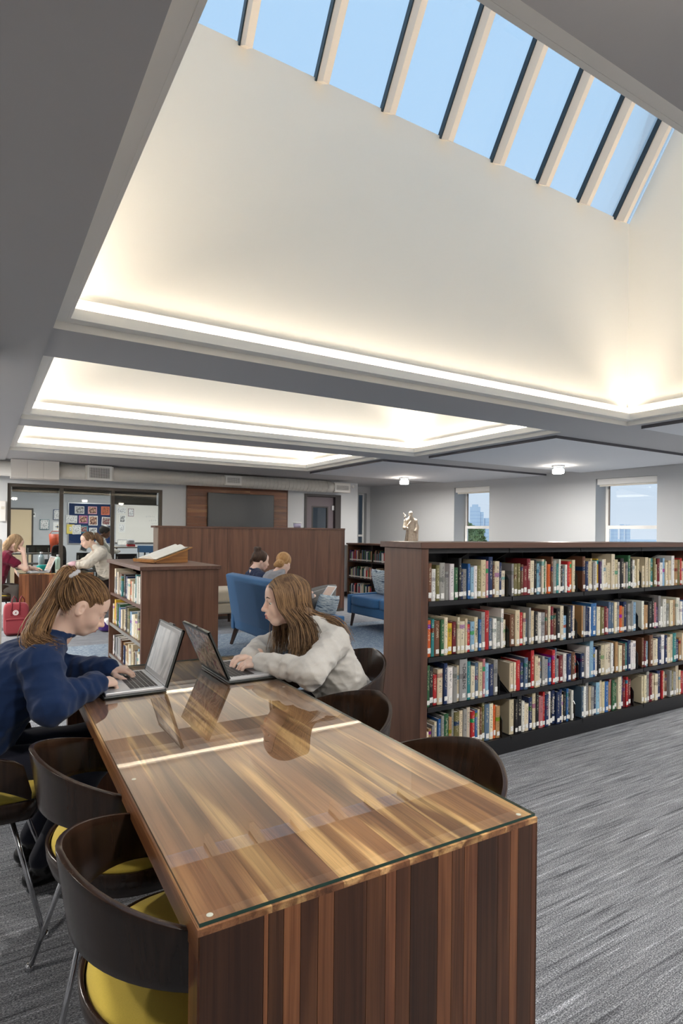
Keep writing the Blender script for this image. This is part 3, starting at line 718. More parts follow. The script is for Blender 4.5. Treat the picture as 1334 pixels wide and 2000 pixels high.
tub(gc); soft('seat_cushion', (-0.23, -0.25, 0.2), (0.30, 0.25, 0.42), 'grey_weave', gc, 6)
for x in (-0.2, 0.22):
    for y in (-0.2, 0.2): MB().tube([(x, y, 0.22), (x*1.15, y*1.15, 0)], [0.022, 0.015], 8).build('leg', 'leg_walnut', gc)

# ------------------------------------------------------------------ far low bookcase under the statue
fc = thing('far_bookcase', 'three-shelf walnut bookcase against the far window side, statue on top', 'bookcase', (6.93, 7.3, 0))
FL = 3.8
bx('end_panel', (0, 0, 0), (0.36, 0.03, 1.15), 'walnut_panel', fc); bx('end_panel', (0, FL-0.03, 0), (0.36, FL, 1.15), 'walnut_panel', fc)
bx('top_panel', (-0.02, -0.02, 1.15), (0.38, FL+0.02, 1.185), 'walnut_panel_y', fc); bx('back_panel', (0.33, 0.03, 0), (0.36, FL-0.03, 1.15), 'black_metal', fc)
FSH = [0.80, 0.44, 0.08]
for z in FSH: bx('shelf', (0.005, 0.031, z-0.025), (0.33, FL-0.031, z), plain('dark_shelf', (44, 30, 28), 0.4), fc)
for y in (0.95, 1.9, 2.85): bx('divider', (0.01, y-0.012, 0.03), (0.33, y+0.012, 1.15), 'dark_shelf', fc)
bx('kick_plate', (0.02, 0.031, 0), (0.04, FL-0.031, 0.054), 'black_metal', fc)
# ================================================================== books
def book_material():
    m, nt, b = nodes_of('book_cover')
    oi = N(nt, 'ShaderNodeObjectInfo'); tc = N(nt, 'ShaderNodeTexCoord')
    sep = N(nt, 'ShaderNodeSeparateXYZ'); nt.links.new(tc.outputs['Generated'], sep.inputs[0])
    def M(op, a, b_=None):
        n = N(nt, 'ShaderNodeMath', operation=op)
        for k, v in enumerate((a, b_)):
            if v is None: continue
            if hasattr(v, 'is_linked'): nt.links.new(v, n.inputs[k])
            else: n.inputs[k].default_value = v
        return n.outputs[0]
    rnd = oi.outputs['Random']
    off = N(nt, 'ShaderNodeCombineXYZ'); nt.links.new(M('MULTIPLY', rnd, 91.0), off.inputs[0]); nt.links.new(M('MULTIPLY', rnd, 57.0), off.inputs[2])
    mp = N(nt, 'ShaderNodeMapping'); mp.inputs['Scale'].default_value = (3.0, 0.0, 34.0)
    nt.links.new(tc.outputs['Generated'], mp.inputs['Vector']); nt.links.new(off.outputs[0], mp.inputs['Location'])
    tx = noise(nt, mp.outputs[0], 1.0, 1.0, 0.5)
    z, x = sep.outputs[2], sep.outputs[0]
    inz = M('MULTIPLY', M('GREATER_THAN', z, M('ADD', 0.30, M('MULTIPLY', rnd, 0.2))), M('LESS_THAN', z, 0.90))
    inx = M('MULTIPLY', M('GREATER_THAN', x, 0.30), M('LESS_THAN', x, 0.70))
    txt = M('MULTIPLY', M('MULTIPLY', M('GREATER_THAN', tx, 0.53), inz), inx)
    lum = N(nt, 'ShaderNodeRGBToBW'); nt.links.new(oi.outputs['Color'], lum.inputs[0])
    ink = mix(nt, (0.75, 0.68, 0.5, 1), (0.03, 0.03, 0.05, 1), M('GREATER_THAN', lum.outputs[0], 0.22))
    # a band of a second tone on some spines
    fr = M('FRACT', M('MULTIPLY', rnd, 13.7))
    zc = M('ADD', 0.55, M('MULTIPLY', M('FRACT', M('MULTIPLY', rnd, 5.3)), 0.35))
    band = M('MULTIPLY', M('LESS_THAN', M('ABSOLUTE', M('SUBTRACT', z, zc)), 0.06), M('GREATER_THAN', fr, 0.62))
    hue = N(nt, 'ShaderNodeHueSaturation'); nt.links.new(oi.outputs['Color'], hue.inputs['Color']); nt.links.new(M('FRACT', M('MULTIPLY', rnd, 3.1)), hue.inputs['Hue']); hue.inputs['Saturation'].default_value = 1.4; hue.inputs['Value'].default_value = 0.6
    c = mix(nt, oi.outputs['Color'], hue.outputs[0], band); c = mix(nt, c, ink, M('MULTIPLY', txt, 0.6))
    nt.links.new(c, b.inputs['Base Color']); b.inputs['Roughness'].default_value = 0.4
    MATS['book_cover'] = m
book_material()
plain('sticker', (244, 244, 240), 0.5)
def sticker_mat():
    m, nt, b = nodes_of('spine_sticker')
    oi = N(nt, 'ShaderNodeObjectInfo'); tc = N(nt, 'ShaderNodeTexCoord'); mp = N(nt, 'ShaderNodeMapping'); mp.inputs['Scale'].default_value = (7, 0, 3.5)
    cx = N(nt, 'ShaderNodeCombineXYZ'); nt.links.new(oi.outputs['Random'], cx.inputs[0])
    sc = N(nt, 'ShaderNodeVectorMath', operation='SCALE'); nt.links.new(cx.outputs[0], sc.inputs[0]); sc.inputs['Scale'].default_value = 60
    nt.links.new(tc.outputs['Generated'], mp.inputs['Vector']); nt.links.new(sc.outputs[0], mp.inputs['Location'])
    f = noise(nt, mp.outputs[0], 1.0, 1.0)
    nt.links.new(ramp(nt, f, [(0.60, srgb(243, 243, 240)), (0.66, srgb(120, 120, 124))]), b.inputs['Base Color']); b.inputs['Roughness'].default_value = 0.5
    MATS['spine_sticker'] = m
sticker_mat()
PAL = [('cream', (226, 214, 186), 12), ('white', (232, 230, 224), 14), ('ivory', (214, 200, 168), 8), ('grey', (150, 150, 148), 8), ('black', (30, 30, 33), 9), ('navy', (32, 50, 92), 7),
       ('blue', (46, 98, 160), 6), ('teal', (46, 128, 130), 3), ('slate blue', (84, 108, 132), 6), ('light blue', (140, 180, 206), 4), ('red', (182, 40, 44), 4), ('dark red', (116, 30, 40), 3), ('brown', (106, 70, 50), 5),
       ('tan', (176, 138, 96), 5), ('orange', (214, 98, 40), 2), ('yellow', (222, 184, 52), 1), ('green', (52, 100, 66), 2), ('olive', (118, 112, 70), 3), ('rose', (190, 120, 124), 2), ('purple', (84, 62, 110), 1)]
PD = {n: c for n, c, w in PAL}; PN = [n for n, c, w in PAL]; PW = [w for n, c, w in PAL]
ORD = ['first', 'second', 'third', 'fourth', 'fifth', 'sixth', 'seventh', 'eighth', 'ninth', 'tenth', 'eleventh', 'twelfth', 'thirteenth', 'fourteenth', 'fifteenth', 'sixteenth', 'seventeenth', 'eighteenth', 'nineteenth', 'twentieth'] + ['twenty-' + q for q in ('first', 'second', 'third', 'fourth', 'fifth', 'sixth', 'seventh', 'eighth', 'ninth')] + ['thirtieth'] + ['thirty-' + q for q in ('first', 'second', 'third', 'fourth', 'fifth', 'sixth', 'seventh', 'eighth', 'ninth')]
def book_mesh(t, d, h):
    mb = MB(); c = 0.0022 if t > 0.012 else 0.0012
    a = t/2
    mb.box((-a, 0.004, 0), (-a+c, d, h)); mb.box((a-c, 0.004, 0), (a, d, h))
    r = min(0.006, t*0.2)
    mb.prism([(-a, 0.006), (-a, 0.003), (-a*0.6, 0.003-r*0.75), (0, 0.003-r), (a*0.6, 0.003-r*0.75), (a, 0.003), (a, 0.006)], 'z', 0, h)
    mb.box((-a+c, 0.006, 0.003), (a-c, d-0.004, h-0.003), 1)
    me = bpy.data.meshes.new('book'); me.from_pydata(mb.v, [], mb.f); me.materials.append(MATS['book_cover']); me.materials.append(MATS['paper']); me.polygons.foreach_set('material_index', mb.mi); me.update(); return me
LABEL_MESH = {}
def add_book(t, d, h, colname, label, group, M4, sticker=True, txt=None):
    o = bpy.data.objects.new('book', book_mesh(t, d, h)); COL.objects.link(o); o.matrix_world = M4
    c = srgb(PD[colname]); j = random.uniform(0.85, 1.15); o.color = (min(1, c[0]*j), min(1, c[1]*j*random.uniform(0.96, 1.04)), min(1, c[2]*j*random.uniform(0.94, 1.06)), 1)
    tag(o, label, 'book', group)
    if sticker:
        w = min(t-0.003, 0.024); hh = random.choice((0.026, 0.032)); z0 = random.choice((0.012, 0.014, 0.02)); r = min(0.006, t*0.2)
        key = (round(w, 3), hh)
        if key not in LABEL_MESH:
            mbx = MB().box((-w/2, -0.0006, 0), (w/2, 0.0004, hh)); me = bpy.data.meshes.new('spine_label'); me.from_pydata(mbx.v, [], mbx.f); me.materials.append(MATS['spine_sticker']); LABEL_MESH[key] = me
        s = bpy.data.objects.new('spine_label', LABEL_MESH[key]); COL.objects.link(s); s.parent = o; s.location = (0, 0.003-r, z0)
    if txt:
        body, size, m = txt
        tx = text('title', body, size, m, o, (0, 0.003-min(0.006, t*0.2)-0.0004, h*0.55), (PI/2, PI/2, 0))
    return o
plain('ink_dark', (34, 32, 34), 0.5); plain('ink_light', (236, 230, 214), 0.5); plain('ink_gold', (206, 176, 104), 0.4)
SPECIAL = {}   # (row, bay, index) -> (colour, thickness, height, title)
SPECIAL[(2, 0, 8)] = ('grey', 0.062, 0.255, ('DICKENS', 0.034, 'ink_dark'))
SPECIAL[(3, 1, 13)] = ('navy', 0.036, 0.232, ('Kennedy', 0.034, 'ink_light'))
SPECIAL[(1, 0, 0)] = ('orange', 0.032, 0.215, None); SPECIAL[(1, 0, 1)] = ('teal', 0.024, 0.22, None); SPECIAL[(0, 0, 0)] = ('brown', 0.03, 0.225, None)
SPECIAL[(1, 0, 15)] = ('red', 0.036, 0.245, None); SPECIAL[(1, 1, 2)] = ('red', 0.03, 0.215, None); SPECIAL[(1, 2, 5)] = ('blue', 0.062, 0.235, ('EINSTEIN', 0.026, 'ink_light'))
SPECIAL[(2, 2, 8)] = ('cream', 0.036, 0.22, ('PLATO', 0.026, 'ink_dark')); SPECIAL[(1, 0, 12)] = ('ivory', 0.03, 0.21, ('Peter', 0.024, 'ink_dark')); SPECIAL[(0, 1, 5)] = ('dark red', 0.034, 0.24, ('RABBIT', 0.024, 'ink_light'))
SPECIAL[(2, 1, 6)] = ('red', 0.032, 0.25, None); SPECIAL[(3, 0, 13)] = ('red', 0.03, 0.20, None); SPECIAL[(1, 2, 14)] = ('orange', 0.034, 0.2, None); SPECIAL[(0, 2, 18)] = ('green', 0.03, 0.25, None)
SPECIAL[(2, 0, 2)] = ('red', 0.032, 0.18, None)
SHN = ['top', 'second', 'third', 'bottom']; BYN = ['first', 'second', 'third', 'fourth']
FILL = [[1.0, 0.97, 0.97, 1.0], [0.99, 0.97, 0.93, 1.0], [0.90, 0.97, 0.95, 1.0], [0.97, 0.93, 0.88, 1.0]]
NB = 0
for r, z in enumerate(SH):
    for k in range(4):
        x0, x1 = BAYS[k]+0.0125, BAYS[k+1]-0.0125
        if k == 3: x1 = 5.06
        xe = x0 + (x1-x0)*FILL[r][k]
        x = x0; i = 0
        base = random.uniform(0.195, 0.225)
        while True:
            sp = SPECIAL.get((r, k, i))
            if sp: cn, t, h, tx = sp
            else:
                cn = random.choices(PN, PW)[0]; t = random.choice((0.02, 0.024, 0.028, 0.032, 0.036, 0.042)); tx = None
                if k == 3: t += 0.006
                h = min(0.275, max(0.165, base + random.gauss(0, 0.021)))
                if r == 3 and k == 0 and i < 6: h = 0.13 + 0.016*i; t = 0.022
                if r == 0: h = min(h, 0.262)
            if x + t > xe: break
            d = random.uniform(0.15, 0.2) if h > 0.2 else random.uniform(0.13, 0.16)
            yf = BY0 + 0.018 + abs(random.gauss(0, 0.006)) + (0.0 if h > 0.19 else 0.006)
            Mx = Matrix.Translation((x+t/2, yf, z+0.0035))
            add_book(t-0.0006, d, h, cn, '%s book, %s from left on the %s shelf, %s bay of the long bookcase' % (cn, ORD[i], SHN[r], BYN[k]), 'books in the long bookcase', Mx, sticker=random.random() < 0.93, txt=tx)
            x += t + random.choice((0.0, 0.0, 0.001)); i += 1; NB += 1
        if k < 3:
            be = tag(MB().prism([(0.03, 0), (0.15, 0), (0.15, 0.11), (0.135, 0.135), (0.11, 0.15), (0.07, 0.15), (0.045, 0.135), (0.03, 0.11)], 'x', 0, 0.004).build('bookend', plain('bookend_black', (14, 14, 16), 0.18)), 'black curved metal bookend closing the %s bay of the %s shelf in the long bookcase' % (BYN[k], SHN[r]), 'bookend', 'bookends in the long bookcase')
            be.location = (min(x+0.003, x1+0.006), BY0-0.018, z+0.0035)
# low bookcase: spines face -x
for r, z in enumerate(LSH):
    y = LY0 + 0.05; i = 0; base = 0.215 if r < 2 else 0.2
    R4 = Matrix.Rotation(-PI/2, 4, 'Z')
    while y < LY1-0.12:
        t = random.uniform(0.05, 0.085) if i > 5 else random.uniform(0.04, 0.06)
        cn = random.choices(PN, [w*(3 if n in ('white', 'cream', 'grey', 'black', 'ivory') else 1) for n, c, w in PAL])[0]
        h = max(0.15, min(0.27, base+random.gauss(0, 0.025)))
        Mx = Matrix.Translation((LX0+0.03+abs(random.gauss(0, 0.01)), y+t/2, z+0.0062)) @ R4
        add_book(t-0.001, 0.18, h, cn, '%s book, %s from the near end on the %s shelf of the low bookcase' % (cn, ORD[i], ['top', 'middle', 'bottom'][r]), 'books in the low bookcase', Mx, sticker=True)
        y += t; i += 1; NB += 1
print('books', NB)
# far bookcase: rows too small to pick apart singly
mb = MB(); fb_c = []
stuff_mats = []
for n in ('cream', 'white', 'black', 'navy', 'red', 'brown', 'green', 'slate blue', 'tan', 'purple'): stuff_mats.append(plain('far_book_' + n.replace(' ', '_'), PD[n], 0.6))
for z in FSH:
    y = 7.3+0.045
    while y < 7.3+FL-0.06:
        t = random.uniform(0.02, 0.045); h = random.uniform(0.17, 0.25)
        if any(abs(y+t/2-(7.3+q)) < 0.012+t/2+0.002 for q in (0.95, 1.9, 2.85)): y += 0.03; continue
        k = random.randrange(len(stuff_mats)); mb.box((6.93+0.03, y+0.001, z+0.002), (6.93+0.2, y+t-0.001, z+h), k)
        mb.box((6.93+0.0292, y+0.003, z+0.015), (6.93+0.03, y+t-0.003, z+0.042), 1); y += t
tag(mb.build('far_book_rows', stuff_mats, recalc=False), 'rows of small library books in the far walnut bookcase', 'books', kind='stuff')
# ================================================================== people: implicit surfaces meshed with surface nets
class Field:
    def __init__(s): s.p = []
    def cap(s, a, b, ra, rb=None, k=0.02, wr=None, op='+', sq=None):
        s.p.append(('c', np.array(a, float), np.array(b, float), ra, ra if rb is None else rb, k, wr, op)); return s
    def ell(s, c, r, R=None, k=0.02, op='+'):
        s.p.append(('e', np.array(c, float), np.array(r, float), np.eye(3) if R is None else np.array(R, float), None, k, None, op)); return s
    def chain(s, pts, rs, k=0.02, **kw):
        for i in range(len(pts)-1): s.cap(pts[i], pts[i+1], rs[i], rs[i+1], k, **kw)
        return s
    def bounds(s):
        lo = np.full(3, 9.0); hi = -lo
        for p in s.p:
            if p[7] == '-': continue
            if p[0] == 'c':
                r = max(p[3], p[4]); lo = np.minimum(lo, np.minimum(p[1], p[2])-r); hi = np.maximum(hi, np.maximum(p[1], p[2])+r)
            else:
                r = max(p[2]); lo = np.minimum(lo, p[1]-r); hi = np.maximum(hi, p[1]+r)
        return lo, hi
    def mesh(s, h, disp=None):
        lo, hi = s.bounds(); lo = lo-0.03; hi = hi+0.03
        n = np.ceil((hi-lo)/h).astype(int)+1
        D = np.full(n, 0.5, np.float32)
        ax = [lo[i]+h*np.arange(n[i], dtype=np.float32) for i in range(3)]
        for (t, A, B, c, d_, k, wr, op) in s.p:
            if t == 'c': r = max(c, d_); l0 = np.minimum(A, B)-r; h0 = np.maximum(A, B)+r
            else: r = max(B); l0 = A-r; h0 = A+r
            m = k+3*h+ (0.02 if wr else 0)
            i0 = np.maximum(0, np.floor((l0-m-lo)/h).astype(int)); i1 = np.minimum(n, np.ceil((h0+m-lo)/h).astype(int)+1)
            if np.any(i1 <= i0): continue
            sl = tuple(slice(i0[q], i1[q]) for q in range(3))
            X = ax[0][sl[0]][:, None, None]; Y = ax[1][sl[1]][None, :, None]; Z = ax[2][sl[2]][None, None, :]
            if t == 'c':
                ab = B-A; L2 = float(ab@ab)+1e-12
                tt = np.clip(((X-A[0])*ab[0]+(Y-A[1])*ab[1]+(Z-A[2])*ab[2])/L2, 0, 1)
                dd = np.sqrt((X-A[0]-tt*ab[0])**2+(Y-A[1]-tt*ab[1])**2+(Z-A[2]-tt*ab[2])**2) - (c+(d_-c)*tt)
                if wr:
                    amp, fr, ph, tw = wr
                    dd = dd - amp*np.sin(fr*tt*6.283+ph+tw*np.sin(31*X+17*Z+ph)+tw*np.sin(27*Y-13*Z))*np.sin(np.clip(tt, 0.02, 0.98)*3.1416)
            else:
                Rm = d_ if d_ is not None else c
                Rm = c
                px_, py_, pz_ = X-A[0], Y-A[1], Z-A[2]
                q = [(Rm[0, j]*px_+Rm[1, j]*py_+Rm[2, j]*pz_) for j in range(3)]
                k0 = np.sqrt(sum((q[j]/B[j])**2 for j in range(3)))+1e-9; k1 = np.sqrt(sum((q[j]/B[j]**2)**2 for j in range(3)))+1e-9
                dd = k0*(k0-1)/k1
            cur = D[sl]
            if op == '+':
                if k > 0: hh = np.clip(0.5+0.5*(cur-dd)/k, 0, 1); D[sl] = cur+(dd-cur)*hh - k*hh*(1-hh)
                else: D[sl] = np.minimum(cur, dd)
            else:
                if k > 0: hh = np.clip(0.5-0.5*(cur+dd)/k, 0, 1); D[sl] = cur+(-dd-cur)*hh + k*hh*(1-hh)
                else: D[sl] = np.maximum(cur, -dd)
        if disp is not None: D += disp(ax[0][:, None, None], ax[1][None, :, None], ax[2][None, None, :]).astype(np.float32)
        return nets(D, lo, h)
def nets(D, lo, h):
    S = (D < 0)
    c = S[:-1, :-1, :-1].astype(np.uint8)
    for dx in (0, 1):
        for dy in (0, 1):
            for dz in (0, 1):
                if dx+dy+dz: c = c+S[dx:S.shape[0]-1+dx, dy:S.shape[1]-1+dy, dz:S.shape[2]-1+dz]
    act = (c > 0) & (c < 8)
    I = np.argwhere(act); idx = np.full(act.shape, -1, np.int64); idx[act] = np.arange(len(I))
    acc = np.zeros((len(I), 3)); cnt = np.zeros(len(I))
    cor = [(0, 0, 0), (1, 0, 0), (0, 1, 0), (1, 1, 0), (0, 0, 1), (1, 0, 1), (0, 1, 1), (1, 1, 1)]
    dv = [D[I[:, 0]+a, I[:, 1]+b, I[:, 2]+g].astype(float) for a, b, g in cor]
    for a in range(8):
        for b in range(a+1, 8):
            if sum(abs(cor[a][q]-cor[b][q]) for q in range(3)) != 1: continue
            m = (dv[a] < 0) != (dv[b] < 0)
            t = dv[a][m]/(dv[a][m]-dv[b][m])
            pa, pb = np.array(cor[a], float), np.array(cor[b], float)
            acc[m] += pa+(pb-pa)*t[:, None]; cnt[m] += 1
    V = lo + h*(I+acc/np.maximum(cnt, 1)[:, None])
    F = []
    def faces(ax_):
        o = [q for q in range(3) if q != ax_]
        A = np.take(S, range(S.shape[ax_]-1), ax_); B = np.take(S, range(1, S.shape[ax_]), ax_)
        E = np.argwhere(A != B)
        E = E[(E[:, o[0]] > 0) & (E[:, o[1]] > 0) & (E[:, o[0]] < S.shape[o[0]]-1) & (E[:, o[1]] < S.shape[o[1]]-1)]
        if len(E) == 0: return
        fl = A[E[:, 0], E[:, 1], E[:, 2]]
        q = []
        for (u, v) in ((1, 1), (0, 1), (0, 0), (1, 0)):
            G = E.copy(); G[:, o[0]] -= u; G[:, o[1]] -= v; q.append(idx[G[:, 0], G[:, 1], G[:, 2]])
        Q = np.stack(q, 1)
        flip = fl if ax_ != 1 else ~fl
        Q[~flip] = Q[~flip][:, ::-1]
        F.append(Q)
    for a in range(3): faces(a)
    return V, np.concatenate(F)
def field_obj(name, V, F, mats, parent=None, mi=None):
    me = bpy.data.meshes.new(name)
    me.vertices.add(len(V)); me.vertices.foreach_set('co', V.astype(np.float32).ravel())
    me.loops.add(F.size); me.loops.foreach_set('vertex_index', F.astype(np.int32).ravel())
    me.polygons.add(len(F)); me.polygons.foreach_set('loop_start', np.arange(0, F.size, 4, dtype=np.int32)); me.polygons.foreach_set('loop_total', np.full(len(F), 4, np.int32))
    for m in (mats if isinstance(mats, (list, tuple)) else [mats]): me.materials.append(MATS[m])
    if mi is not None: me.polygons.foreach_set('material_index', mi.astype(np.int32))
    me.update(calc_edges=True); me.validate()
    me.polygons.foreach_set('use_smooth', np.ones(len(me.polygons), bool))
    o = bpy.data.objects.new(name, me); COL.objects.link(o)
    if parent: o.parent = parent
    return o
def rotm(pitch=0, yaw=0, roll=0):
    """pitch > 0 looks down; head faces +x"""
    cp, sp, cy, sy, cr, sr = math.cos(pitch), math.sin(pitch), math.cos(yaw), math.sin(yaw), math.cos(roll), math.sin(roll)
    P = np.array([[cp, 0, sp], [0, 1, 0], [-sp, 0, cp]]); Yw = np.array([[cy, -sy, 0], [sy, cy, 0], [0, 0, 1]]); Rl = np.array([[1, 0, 0], [0, cr, -sr], [0, sr, cr]])
    return Yw @ P @ Rl

def skin_mat(name, rgb, lip, cheek):
    m, nt, b = nodes_of(name); f = noise(nt, coords(nt), 14.0, 3.0)
    c = mix(nt, srgb(rgb), srgb(cheek), mix(nt, (0, 0, 0, 1), (0.7, 0.7, 0.7, 1), f)); nt.links.new(c, b.inputs['Base Color'])
    b.inputs['Roughness'].default_value = 0.48; b.inputs['Subsurface Weight'].default_value = 0.12; b.inputs['Subsurface Radius'].default_value = (0.012, 0.005, 0.003); b.inputs['Subsurface Scale'].default_value = 0.6
    MATS[name] = m; plain(name+'_lip', lip, 0.4)
skin_mat('skin_fair', (236, 206, 188), (198, 128, 120), (228, 186, 168)); skin_mat('skin_deep', (120, 80, 60), (110, 62, 54), (104, 66, 48))
plain('eye_white', (232, 228, 222), 0.2); plain('iris', (66, 58, 44), 0.1)
def hair_mat(name, c0, c1, c2):
    m, nt, b = nodes_of(name)
    at = N(nt, 'ShaderNodeAttribute'); at.attribute_name = 'tone'
    f = noise(nt, coords(nt, (1, 1, 0.3)), 60.0, 3.0)
    a = N(nt, 'ShaderNodeMath', operation='MULTIPLY_ADD'); nt.links.new(f, a.inputs[0]); a.inputs[1].default_value = 0.5; nt.links.new(at.outputs['Fac'], a.inputs[2])
    nt.links.new(ramp(nt, a.outputs[0], [(0.1, srgb(c0)), (0.55, srgb(c1)), (1.0, srgb(c2))]), b.inputs['Base Color'])
    b.inputs['Roughness'].default_value = 0.5; b.inputs['Specular IOR Level'].default_value = 0.3
    MATS[name] = m
hair_mat('hair_light_brown', (50, 35, 25), (106, 78, 54), (176, 138, 96)); hair_mat('hair_brown', (46, 33, 25), (98, 74, 54), (156, 124, 90)); hair_mat('hair_dark', (28, 20, 17), (58, 42, 34), (92, 68, 52))
hair_mat('hair_blond', (104, 74, 44), (172, 130, 84), (214, 178, 126)); hair_mat('hair_ash', (84, 66, 48), (148, 122, 92), (196, 170, 132)); hair_mat('hair_black', (14, 12, 12), (26, 23, 23), (44, 40, 38))
fabric('navy_sweat', (30, 50, 88), 0.1, 500.0); fabric('heather_grey', (206, 203, 198), 0.1, 260.0); fabric('maroon_shirt', (112, 30, 54), 0.1, 500.0); fabric('dark_skirt', (34, 36, 48), 0.1, 300.0)
fabric('pants_grey', (92, 88, 84), 0.12, 300.0); fabric('sweat_oatmeal', (208, 202, 190), 0.08, 400.0); fabric('navy_jacket', (40, 50, 76), 0.1, 300.0); fabric('grey_knit', (150, 150, 154), 0.15, 300.0); fabric('sock_grey', (120, 118, 116), 0.1, 300.0); fabric('pink_cuff', (216, 178, 188), 0.08, 300.0)
plain('shoe_black', (16, 15, 15), 0.22, 0, 0.6)

def add_head(f, C, R, s=1.0, face=True, neck_to=None, neck_r=0.052, lid=0.0, fl=1.0):
    """returns world-space lip segments for colouring and eye centres"""
    C = np.array(C, float)
    W = lambda p: C + R @ (np.array((p[0], p[1], p[2]*(fl if p[2] < 0 else 1.0)), float)*s)
    f.ell(W((-0.018, 0, 0.028)), np.array((0.097, 0.077, 0.086))*s, R, 0.0)
    f.ell(W((0.022, 0, -0.036)), np.array((0.066, 0.057, 0.076))*s, R, 0.03*s)
    f.ell(W((0.040, 0, 0.040)), np.array((0.047, 0.058, 0.05))*s, R, 0.03*s)
    f.cap(W((0.060, -0.006, -0.097)), W((0.060, 0.006, -0.097)), 0.018*s, None, 0.025*s)
    for y in (-1, 1):
        f.cap(W((-0.012, y*0.050, -0.045)), W((0.048, y*0.020, -0.092)), 0.017*s, 0.016*s, 0.025*s)
        f.ell(W((0.054, y*0.036, -0.034)), np.array((0.024, 0.022, 0.024))*s, R, 0.03*s)
    if face:
        for y in (-1, 1):
            f.ell(W((0.094, y*0.032, 0.000)), np.array((0.016, 0.018, 0.013))*s, R, 0.014*s, '-')
            f.cap(W((0.080, y*0.012, 0.020)), W((0.066, y*0.045, 0.017)), 0.008*s, 0.007*s, 0.014*s)
            f.ell(W((0.0715, y*0.031, 0.0090-lid*0.006)), np.array((0.0138, 0.0160, 0.0078+lid*0.002))*s, R, 0.003*s)
            f.ell(W((0.0705, y*0.031, -0.0125)), np.array((0.0120, 0.014, 0.005))*s, R, 0.005*s)
        f.cap(W((0.084, 0, 0.010)), W((0.106, 0, -0.028)), 0.0065*s, 0.0095*s, 0.012*s)
        f.ell(W((0.108, 0, -0.033)), np.array((0.0105, 0.0095, 0.0085))*s, R, 0.008*s)
        for y in (-1, 1): f.ell(W((0.098, y*0.0105, -0.036)), np.array((0.009, 0.006, 0.0065))*s, R, 0.006*s)
        f.ell(W((0.083, 0, -0.064)), np.array((0.014, 0.026, 0.022))*s, R, 0.02*s)
        for (a, b, r) in (((0.0925, -0.017, -0.0615), (0.0985, -0.004, -0.0585), 0.0052), ((0.0925, 0.017, -0.0615), (0.0985, 0.004, -0.0585), 0.0052), ((0.0985, -0.004, -0.0585), (0.0985, 0.004, -0.0585), 0.0052),
                          ((0.091, -0.014, -0.0705), (0.0965, 0, -0.0718), 0.006), ((0.091, 0.014, -0.0705), (0.0965, 0, -0.0718), 0.006)): f.cap(W(a), W(b), r*s, None, 0.005*s)
        f.cap(W((0.1035, -0.018, -0.0652)), W((0.1055, 0, -0.0645)), 0.0028*s, None, 0.003*s, op='-'); f.cap(W((0.1035, 0.018, -0.0652)), W((0.1055, 0, -0.0645)), 0.0028*s, None, 0.003*s, op='-')
    else:
        f.cap(W((0.084, 0, 0.010)), W((0.106, 0, -0.030)), 0.008*s, 0.011*s, 0.014*s); f.cap(W((0.088, -0.01, -0.066)), W((0.088, 0.01, -0.066)), 0.012*s, None, 0.012*s)
    for y in (-1, 1):
        Re = R @ rotm(0, y*0.35, 0) @ rotm(-0.18, 0, 0)
        f.ell(W((-0.014, y*0.076, -0.012)), np.array((0.019, 0.0075, 0.031))*s, Re, 0.008*s)
        f.ell(W((-0.008, y*0.085, -0.008)), np.array((0.0115, 0.0085, 0.019))*s, Re, 0.003*s, '-')
        f.ell(W((-0.004, y*0.078, -0.014)), np.array((0.006, 0.005, 0.009))*s, Re, 0.004*s)
    if neck_to is not None: f.cap(W((-0.025, 0, -0.055)), neck_to, neck_r*s, neck_r*1.1*s, 0.03)
    return W
def add_hand(f, Wp, R, side, curl=(0.35, 0.45, 0.3), spread=0.06, s=1.0, thumb=0.5):
    """R columns: fingers direction, towards thumb, back of hand"""
    Wp = np.array(Wp, float); X, Yt, Z = R[:, 0], R[:, 1], R[:, 2]
    P = lambda a, b, c: Wp + (X*a + Yt*b + Z*c)*s
    f.cap(P(-0.05, 0, 0), P(0.012, 0, 0), 0.024*s, 0.026*s, 0.015)
    for b in (-0.027, -0.009, 0.009, 0.027): f.cap(P(0.012, b*0.75, 0), P(0.078-abs(b-0.009)*0.25, b, 0.002), 0.0155*s, 0.0125*s, 0.012)
    L = {0.027: 0.068, 0.009: 0.076, -0.009: 0.070, -0.027: 0.055}
    for j, (b, l) in enumerate(L.items()):
        a0 = 0.078-abs(b-0.009)*0.25; p = P(a0, b, 0.002); ang = 0.0; r0 = 0.0092 if b > -0.02 else 0.0082
        fan = (b/0.027)*spread
        for q, (frac, cv) in enumerate(((0.45, curl[0]), (0.31, curl[1]), (0.24, curl[2]))):
            ang += cv*(1+0.12*j)
            d = X*math.cos(ang)*math.cos(fan) + Yt*math.sin(fan) - Z*math.sin(ang)
            p2 = p + d*l*frac*s; f.cap(p, p2, r0*s*(1-0.08*q), r0*s*(1-0.08*(q+1)), 0.004); p = p2
    p = P(0.014, 0.024, -0.004); d1 = X*0.62+Yt*0.72-Z*0.25; d1 = d1/np.linalg.norm(d1); p1 = p+d1*0.040*s
    d2 = X*0.9+Yt*(0.40-thumb*0.5)-Z*0.3; d2 = d2/np.linalg.norm(d2); p2 = p1+d2*0.03*s; p3 = p2+d2*0.024*s
    f.cap(p, p1, 0.0145*s, 0.0115*s, 0.01); f.cap(p1, p2, 0.0108*s, 0.010*s, 0.004); f.cap(p2, p3, 0.010*s, 0.0085*s, 0.004)
def frame(x, zhint):
    x = np.array(x, float); x /= np.linalg.norm(x); z = np.array(zhint, float); z = z-x*(z@x); z /= np.linalg.norm(z); return x, z
